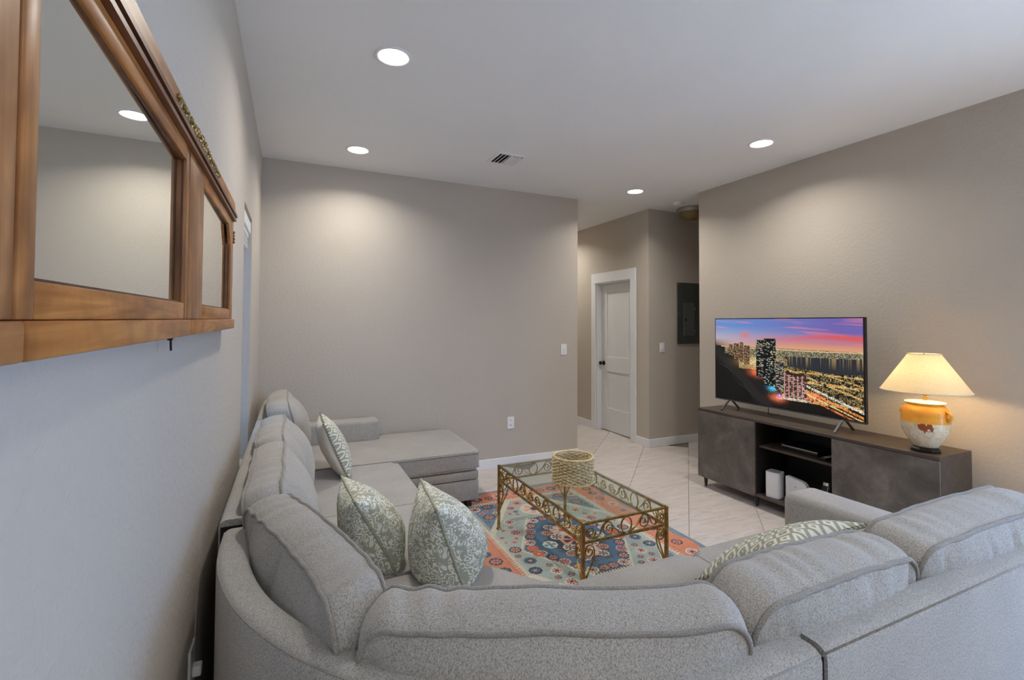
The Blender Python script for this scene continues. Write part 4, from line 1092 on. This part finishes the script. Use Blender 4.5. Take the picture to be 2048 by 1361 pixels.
    glow(0.355, 0.63, 0.06, 0.045, (255, 110, 20), 1.4); glow(0.30, 0.52, 0.10, 0.05, (255, 190, 90), 0.6); glow(0.37, 0.50, 0.07, 0.04, (255, 240, 190), 0.5)
    glow(0.455, 0.795, 0.03, 0.03, (20, 200, 240), 1.3); glow(0.49, 0.895, 0.045, 0.04, (255, 120, 60), 1.2); glow(0.505, 0.875, 0.015, 0.02, (60, 90, 255), 1.2); glow(0.73, 0.82, 0.04, 0.03, (255, 70, 30), 1.0)
    C = nonlocal_C[0]
    def tower(u0, u1, v0, v1, base, cols, dens, cw=0.008, chh=0.012, vert=False):
        m = (u > u0) & (u < u1) & (v > v0) & (v < v1); C[m] = L3(*base)
        gu = np.floor((u-u0)/cw).astype(int); gv = np.floor((v-v0)/chh).astype(int)
        hsh = np.mod(np.sin(gu*12.9898*(1 if not vert else 1)+gv*(78.233 if not vert else 0.0))*43758.5453, 1.0)
        inner = (np.mod(v-v0, chh) < chh*0.62)
        k = r.integers(0, len(cols), 997)[np.mod(gu*31+gv*17, 997)]
        for i, c in enumerate(cols): C[m & inner & (hsh < dens) & (k == i)] = L3(*c)*0.85
    for u0, u1, v0, v1 in ((0.115, 0.15, 0.315, 0.45), (0.155, 0.20, 0.30, 0.49), (0.205, 0.235, 0.285, 0.53), (0.24, 0.285, 0.32, 0.555)):
        tower(u0, u1, v0, v1, (40, 34, 34), [(236, 180, 110), (200, 140, 80), (160, 120, 90)], 0.55, 0.006, 0.010)
    tower(0.335, 0.395, 0.245, 0.68, (10, 12, 16), [(235, 214, 160), (200, 160, 90), (150, 190, 210)], 0.30)
    tower(0.390, 0.480, 0.225, 0.77, (6, 9, 14), [(245, 232, 190), (220, 190, 110), (160, 210, 220), (110, 120, 100)], 0.24)
    tower(0.470, 0.535, 0.485, 0.82, (34, 36, 44), [(210, 210, 190), (236, 190, 110), (120, 130, 150)], 0.5, 0.010, 0.014)
    tower(0.535, 0.680, 0.605, 0.875, (58, 40, 40), [(236, 170, 150), (255, 214, 190), (150, 96, 90)], 0.5, 0.012, 0.010)
    m = (u > 0.535) & (u < 0.68) & (v > 0.62) & (v < 0.875) & (np.mod(u-0.535, 0.029) < 0.006); C[m] = L3(216, 150, 140)
    C[(u > 0.53) & (u < 0.69) & (np.abs(v-0.885) < 0.012) & (spark < 0.6)] = L3(255, 240, 220)
    C[(u > 0.55) & (u < 0.665) & (np.abs(v-0.612+0.05*np.abs(u-0.607)) < 0.012)] = L3(52, 24, 22)
    g_ = C.mean(-1, keepdims=True); C = C*0.86 + g_*0.14
    return np.clip(C, 0, 1)
def make_screen():
    nw, nh = 440, 250; C = paint_screen(nw, nh)
    ys = np.linspace(VY1_-0.010, VY0_+0.012, nw); zs = np.linspace(VZ1_-0.008, VZ0_+0.016, nh)
    Yg, Zg = np.meshgrid(ys, zs); verts = np.stack([np.full_like(Yg, VX-0.0008), Yg, Zg], -1).reshape(-1, 3)
    idx = np.arange(nw*nh).reshape(nh, nw); f = np.stack([idx[:-1, :-1], idx[1:, :-1], idx[1:, 1:], idx[:-1, 1:]], -1).reshape(-1, 4)
    me = bpy.data.meshes.new('screen'); me.vertices.add(len(verts)); me.vertices.foreach_set('co', verts.astype(np.float32).ravel())
    me.loops.add(f.size); me.loops.foreach_set('vertex_index', f.astype(np.int32).ravel()); me.polygons.add(len(f)); me.polygons.foreach_set('loop_start', np.arange(0, f.size, 4, dtype=np.int32)); me.update(calc_edges=True)
    at = me.color_attributes.new('picture', 'FLOAT_COLOR', 'POINT'); col = np.ones((len(verts), 4), np.float32); col[:, :3] = C.reshape(-1, 3); at.data.foreach_set('color', col.ravel())
    t = NT('lit_screen'); a = t.new('ShaderNodeAttribute', attribute_name='picture'); t.link(a.outputs['Color'], t.b.inputs['Emission Color']); t.b.inputs['Emission Strength'].default_value = 0.46
    t.set((0.01, 0.01, 0.01, 1), 0.25, 0, 0.3)
    obj('screen', me, t.m, tv, label='lit screen showing a skyline at dusk')
make_screen()
cbl = bmesh.new(); tube(cbl, [(3.80, 2.86, 0.84), (3.79, 2.86, 0.80), (3.80, 2.865, 0.765), (3.84, 2.87, 0.748), (3.95, 2.87, 0.7455)], 0.0025, 6)
obj('cable', cbl, M_GLOSSBLK, tv, smooth=180)

# ------------------------------------------------------------------ table lamp
LX, LY, LZ = 3.70, 1.68, CZ1
lp = thing('table_lamp', (LX, LY, LZ), 'lit table lamp with cream cone shade and yellow glazed jar base', 'lamp')
M_EBONY = mat_mottle('ebonised_base', srgb(28, 20, 16), srgb(42, 30, 24), 20, 0.35)
bm = bmesh.new(); lathe(bm, [(0.074, 0.001), (0.080, 0.006), (0.080, 0.014), (0.068, 0.024), (0.060, 0.028)], (LX, LY, LZ), 8); obj('plinth', bm, M_EBONY, lp)
def jar_glaze():
    t = NT('confit_jar_glaze'); c0 = t.new('ShaderNodeTexCoord'); sp = t.new('ShaderNodeSeparateXYZ'); t.link(c0.outputs['Object'], sp.inputs[0])
    n = t.noise(c0.outputs['Object'], 14, 3); n2 = t.noise(c0.outputs['Object'], 30, 4)
    z = t.math('ADD', sp.outputs[2], t.math('MULTIPLY', n, 0.008))
    body = t.ramp(n2, [(0.35, srgb(206, 186, 150)), (0.6, srgb(224, 212, 186)), (0.75, srgb(196, 172, 120))])
    yel = t.ramp(n, [(0.3, srgb(214, 148, 44)), (0.7, srgb(236, 178, 74))])
    c = t.mix(t.math('GREATER_THAN', z, LZ+0.190), body, yel)
    # brown glaze drips on the cream body, facing the room
    d = t.new('ShaderNodeVectorMath', operation='DISTANCE'); t.link(c0.outputs['Object'], d.inputs[0]); d.inputs[1].default_value = (LX-0.112, LY-0.055, LZ+0.165)
    k = t.math('MULTIPLY', t.math('LESS_THAN', t.math('ADD', d.outputs['Value'], t.math('MULTIPLY', n2, 0.06)), 0.066), t.math('GREATER_THAN', t.noise(c0.outputs['Object'], 38, 1), 0.42))
    c = t.mix(t.math('MULTIPLY', k, t.math('LESS_THAN', z, LZ+0.190)), c, srgb(150, 76, 34))
    return t.set(c, 0.22, 0, 0.5)
M_JAR = jar_glaze()
jar = [(0.060, 0.028), (0.066, 0.034), (0.072, 0.045), (0.098, 0.085), (0.117, 0.125), (0.1245, 0.165), (0.1235, 0.195), (0.1225, 0.215), (0.120, 0.235), (0.121, 0.248), (0.114, 0.268), (0.102, 0.285), (0.092, 0.294), (0.094, 0.300), (0.098, 0.304)]
bm = bmesh.new(); lathe(bm, jar, (LX, LY, LZ), 56); jr = obj('jar', bm, M_JAR, lp, smooth=60, label='cream jar with yellow glazed shoulder')
M_YEL = mat_mottle('yellow_glaze', srgb(214, 150, 48), srgb(238, 184, 84), 20, 0.22)
for ang in (-98, 82):
    a_ = math.radians(ang); d_ = Vector((math.cos(a_), math.sin(a_), 0)); s_ = Vector((-d_.y, d_.x, 0)); c = Vector((LX, LY, LZ))
    bm = bmesh.new(); tube(bm, [c+d_*0.112+Vector((0, 0, 0.262)), c+d_*0.135+Vector((0, 0, 0.258)), c+d_*0.146+Vector((0, 0, 0.240)), c+d_*0.141+Vector((0, 0, 0.222)), c+d_*0.121+Vector((0, 0, 0.208))], 0.0095, 10)
    obj('handle', bm, M_YEL, jr, smooth=180)
M_CREAMLID = mat_mottle('cream_lid', srgb(226, 210, 170), srgb(236, 222, 186), 10, 0.35)
bm = bmesh.new(); lathe(bm, [(0.099, 0.304), (0.104, 0.307), (0.104, 0.311), (0.06, 0.317), (0.018, 0.322)], (LX, LY, LZ), 48); obj('lid', bm, M_CREAMLID, lp, smooth=40)
bm = bmesh.new(); lathe(bm, [(0.011, 0.322), (0.011, 0.345), (0.016, 0.350), (0.016, 0.395), (0.006, 0.400)], (LX, LY, LZ), 20); obj('neck', bm, M_BRASS, lp, smooth=40)
def shade_mat():
    t = NT('linen_shade'); t.n.remove(t.b); v = t.coord('Object')
    c = t.ramp(t.noise(v, 90, 4, 0.6), [(0.3, srgb(236, 216, 172)), (0.7, srgb(246, 230, 192))])
    df = t.new('ShaderNodeBsdfDiffuse'); tl = t.new('ShaderNodeBsdfTranslucent'); t.link(c, df.inputs[0]); t.link(c, tl.inputs[0])
    mx = t.new('ShaderNodeMixShader'); mx.inputs[0].default_value = 0.125
    t.link(df.outputs[0], mx.inputs[1]); t.link(tl.outputs[0], mx.inputs[2]); t.link(mx.outputs[0], t.out.inputs[0]); return t.m
bm = bmesh.new(); lathe(bm, [(0.229, 0.382), (0.083, 0.618)], (LX, LY, LZ), 64, caps=False)
sh_ = obj('lamp_shade', bm, shade_mat(), lp, smooth=60, label='cream linen cone shade')
M_TAPE = mat_mottle('shade_edge_tape', srgb(216, 200, 166), srgb(228, 212, 180), 60, 0.8)
for r_, z_ in ((0.2295, 0.382), (0.0835, 0.618)):
    bm = bmesh.new(); tube(bm, [(LX+r_*math.cos(2*math.pi*i/64), LY+r_*math.sin(2*math.pi*i/64), LZ+z_) for i in range(64)], 0.0028, 6, True); obj('edge_tape', bm, M_TAPE, sh_, smooth=180)
bm = bmesh.new()
for k_ in range(3):
    a_ = math.radians(k_*120+30); tube(bm, [(LX, LY, LZ+0.606), (LX+0.083*math.cos(a_), LY+0.083*math.sin(a_), LZ+0.612)], 0.0022, 6)
tube(bm, [(LX, LY, LZ+0.60), (LX, LY, LZ+0.622)], 0.006, 8)
obj('harp_spider', bm, M_BRASS, lp, smooth=180)
bm = bmesh.new()
for sg in (-1, 1): tube(bm, [(LX+sg*0.018, LY, LZ+0.398), (LX+sg*0.05, LY, LZ+0.45), (LX+sg*0.05, LY, LZ+0.54), (LX, LY, LZ+0.604)], 0.0022, 6)
obj('harp', bm, M_BRASS, lp, smooth=180)
bm = bmesh.new(); bmesh.ops.create_uvsphere(bm, u_segments=16, v_segments=10, radius=0.030, matrix=Matrix.Translation((LX, LY, LZ+0.455)))
obj('bulb', bm, emit('warm_bulb', (1.0, 0.74, 0.40), BULB_W/(math.pi*4*math.pi*0.03**2)), lp, smooth=180, label='glowing warm bulb')
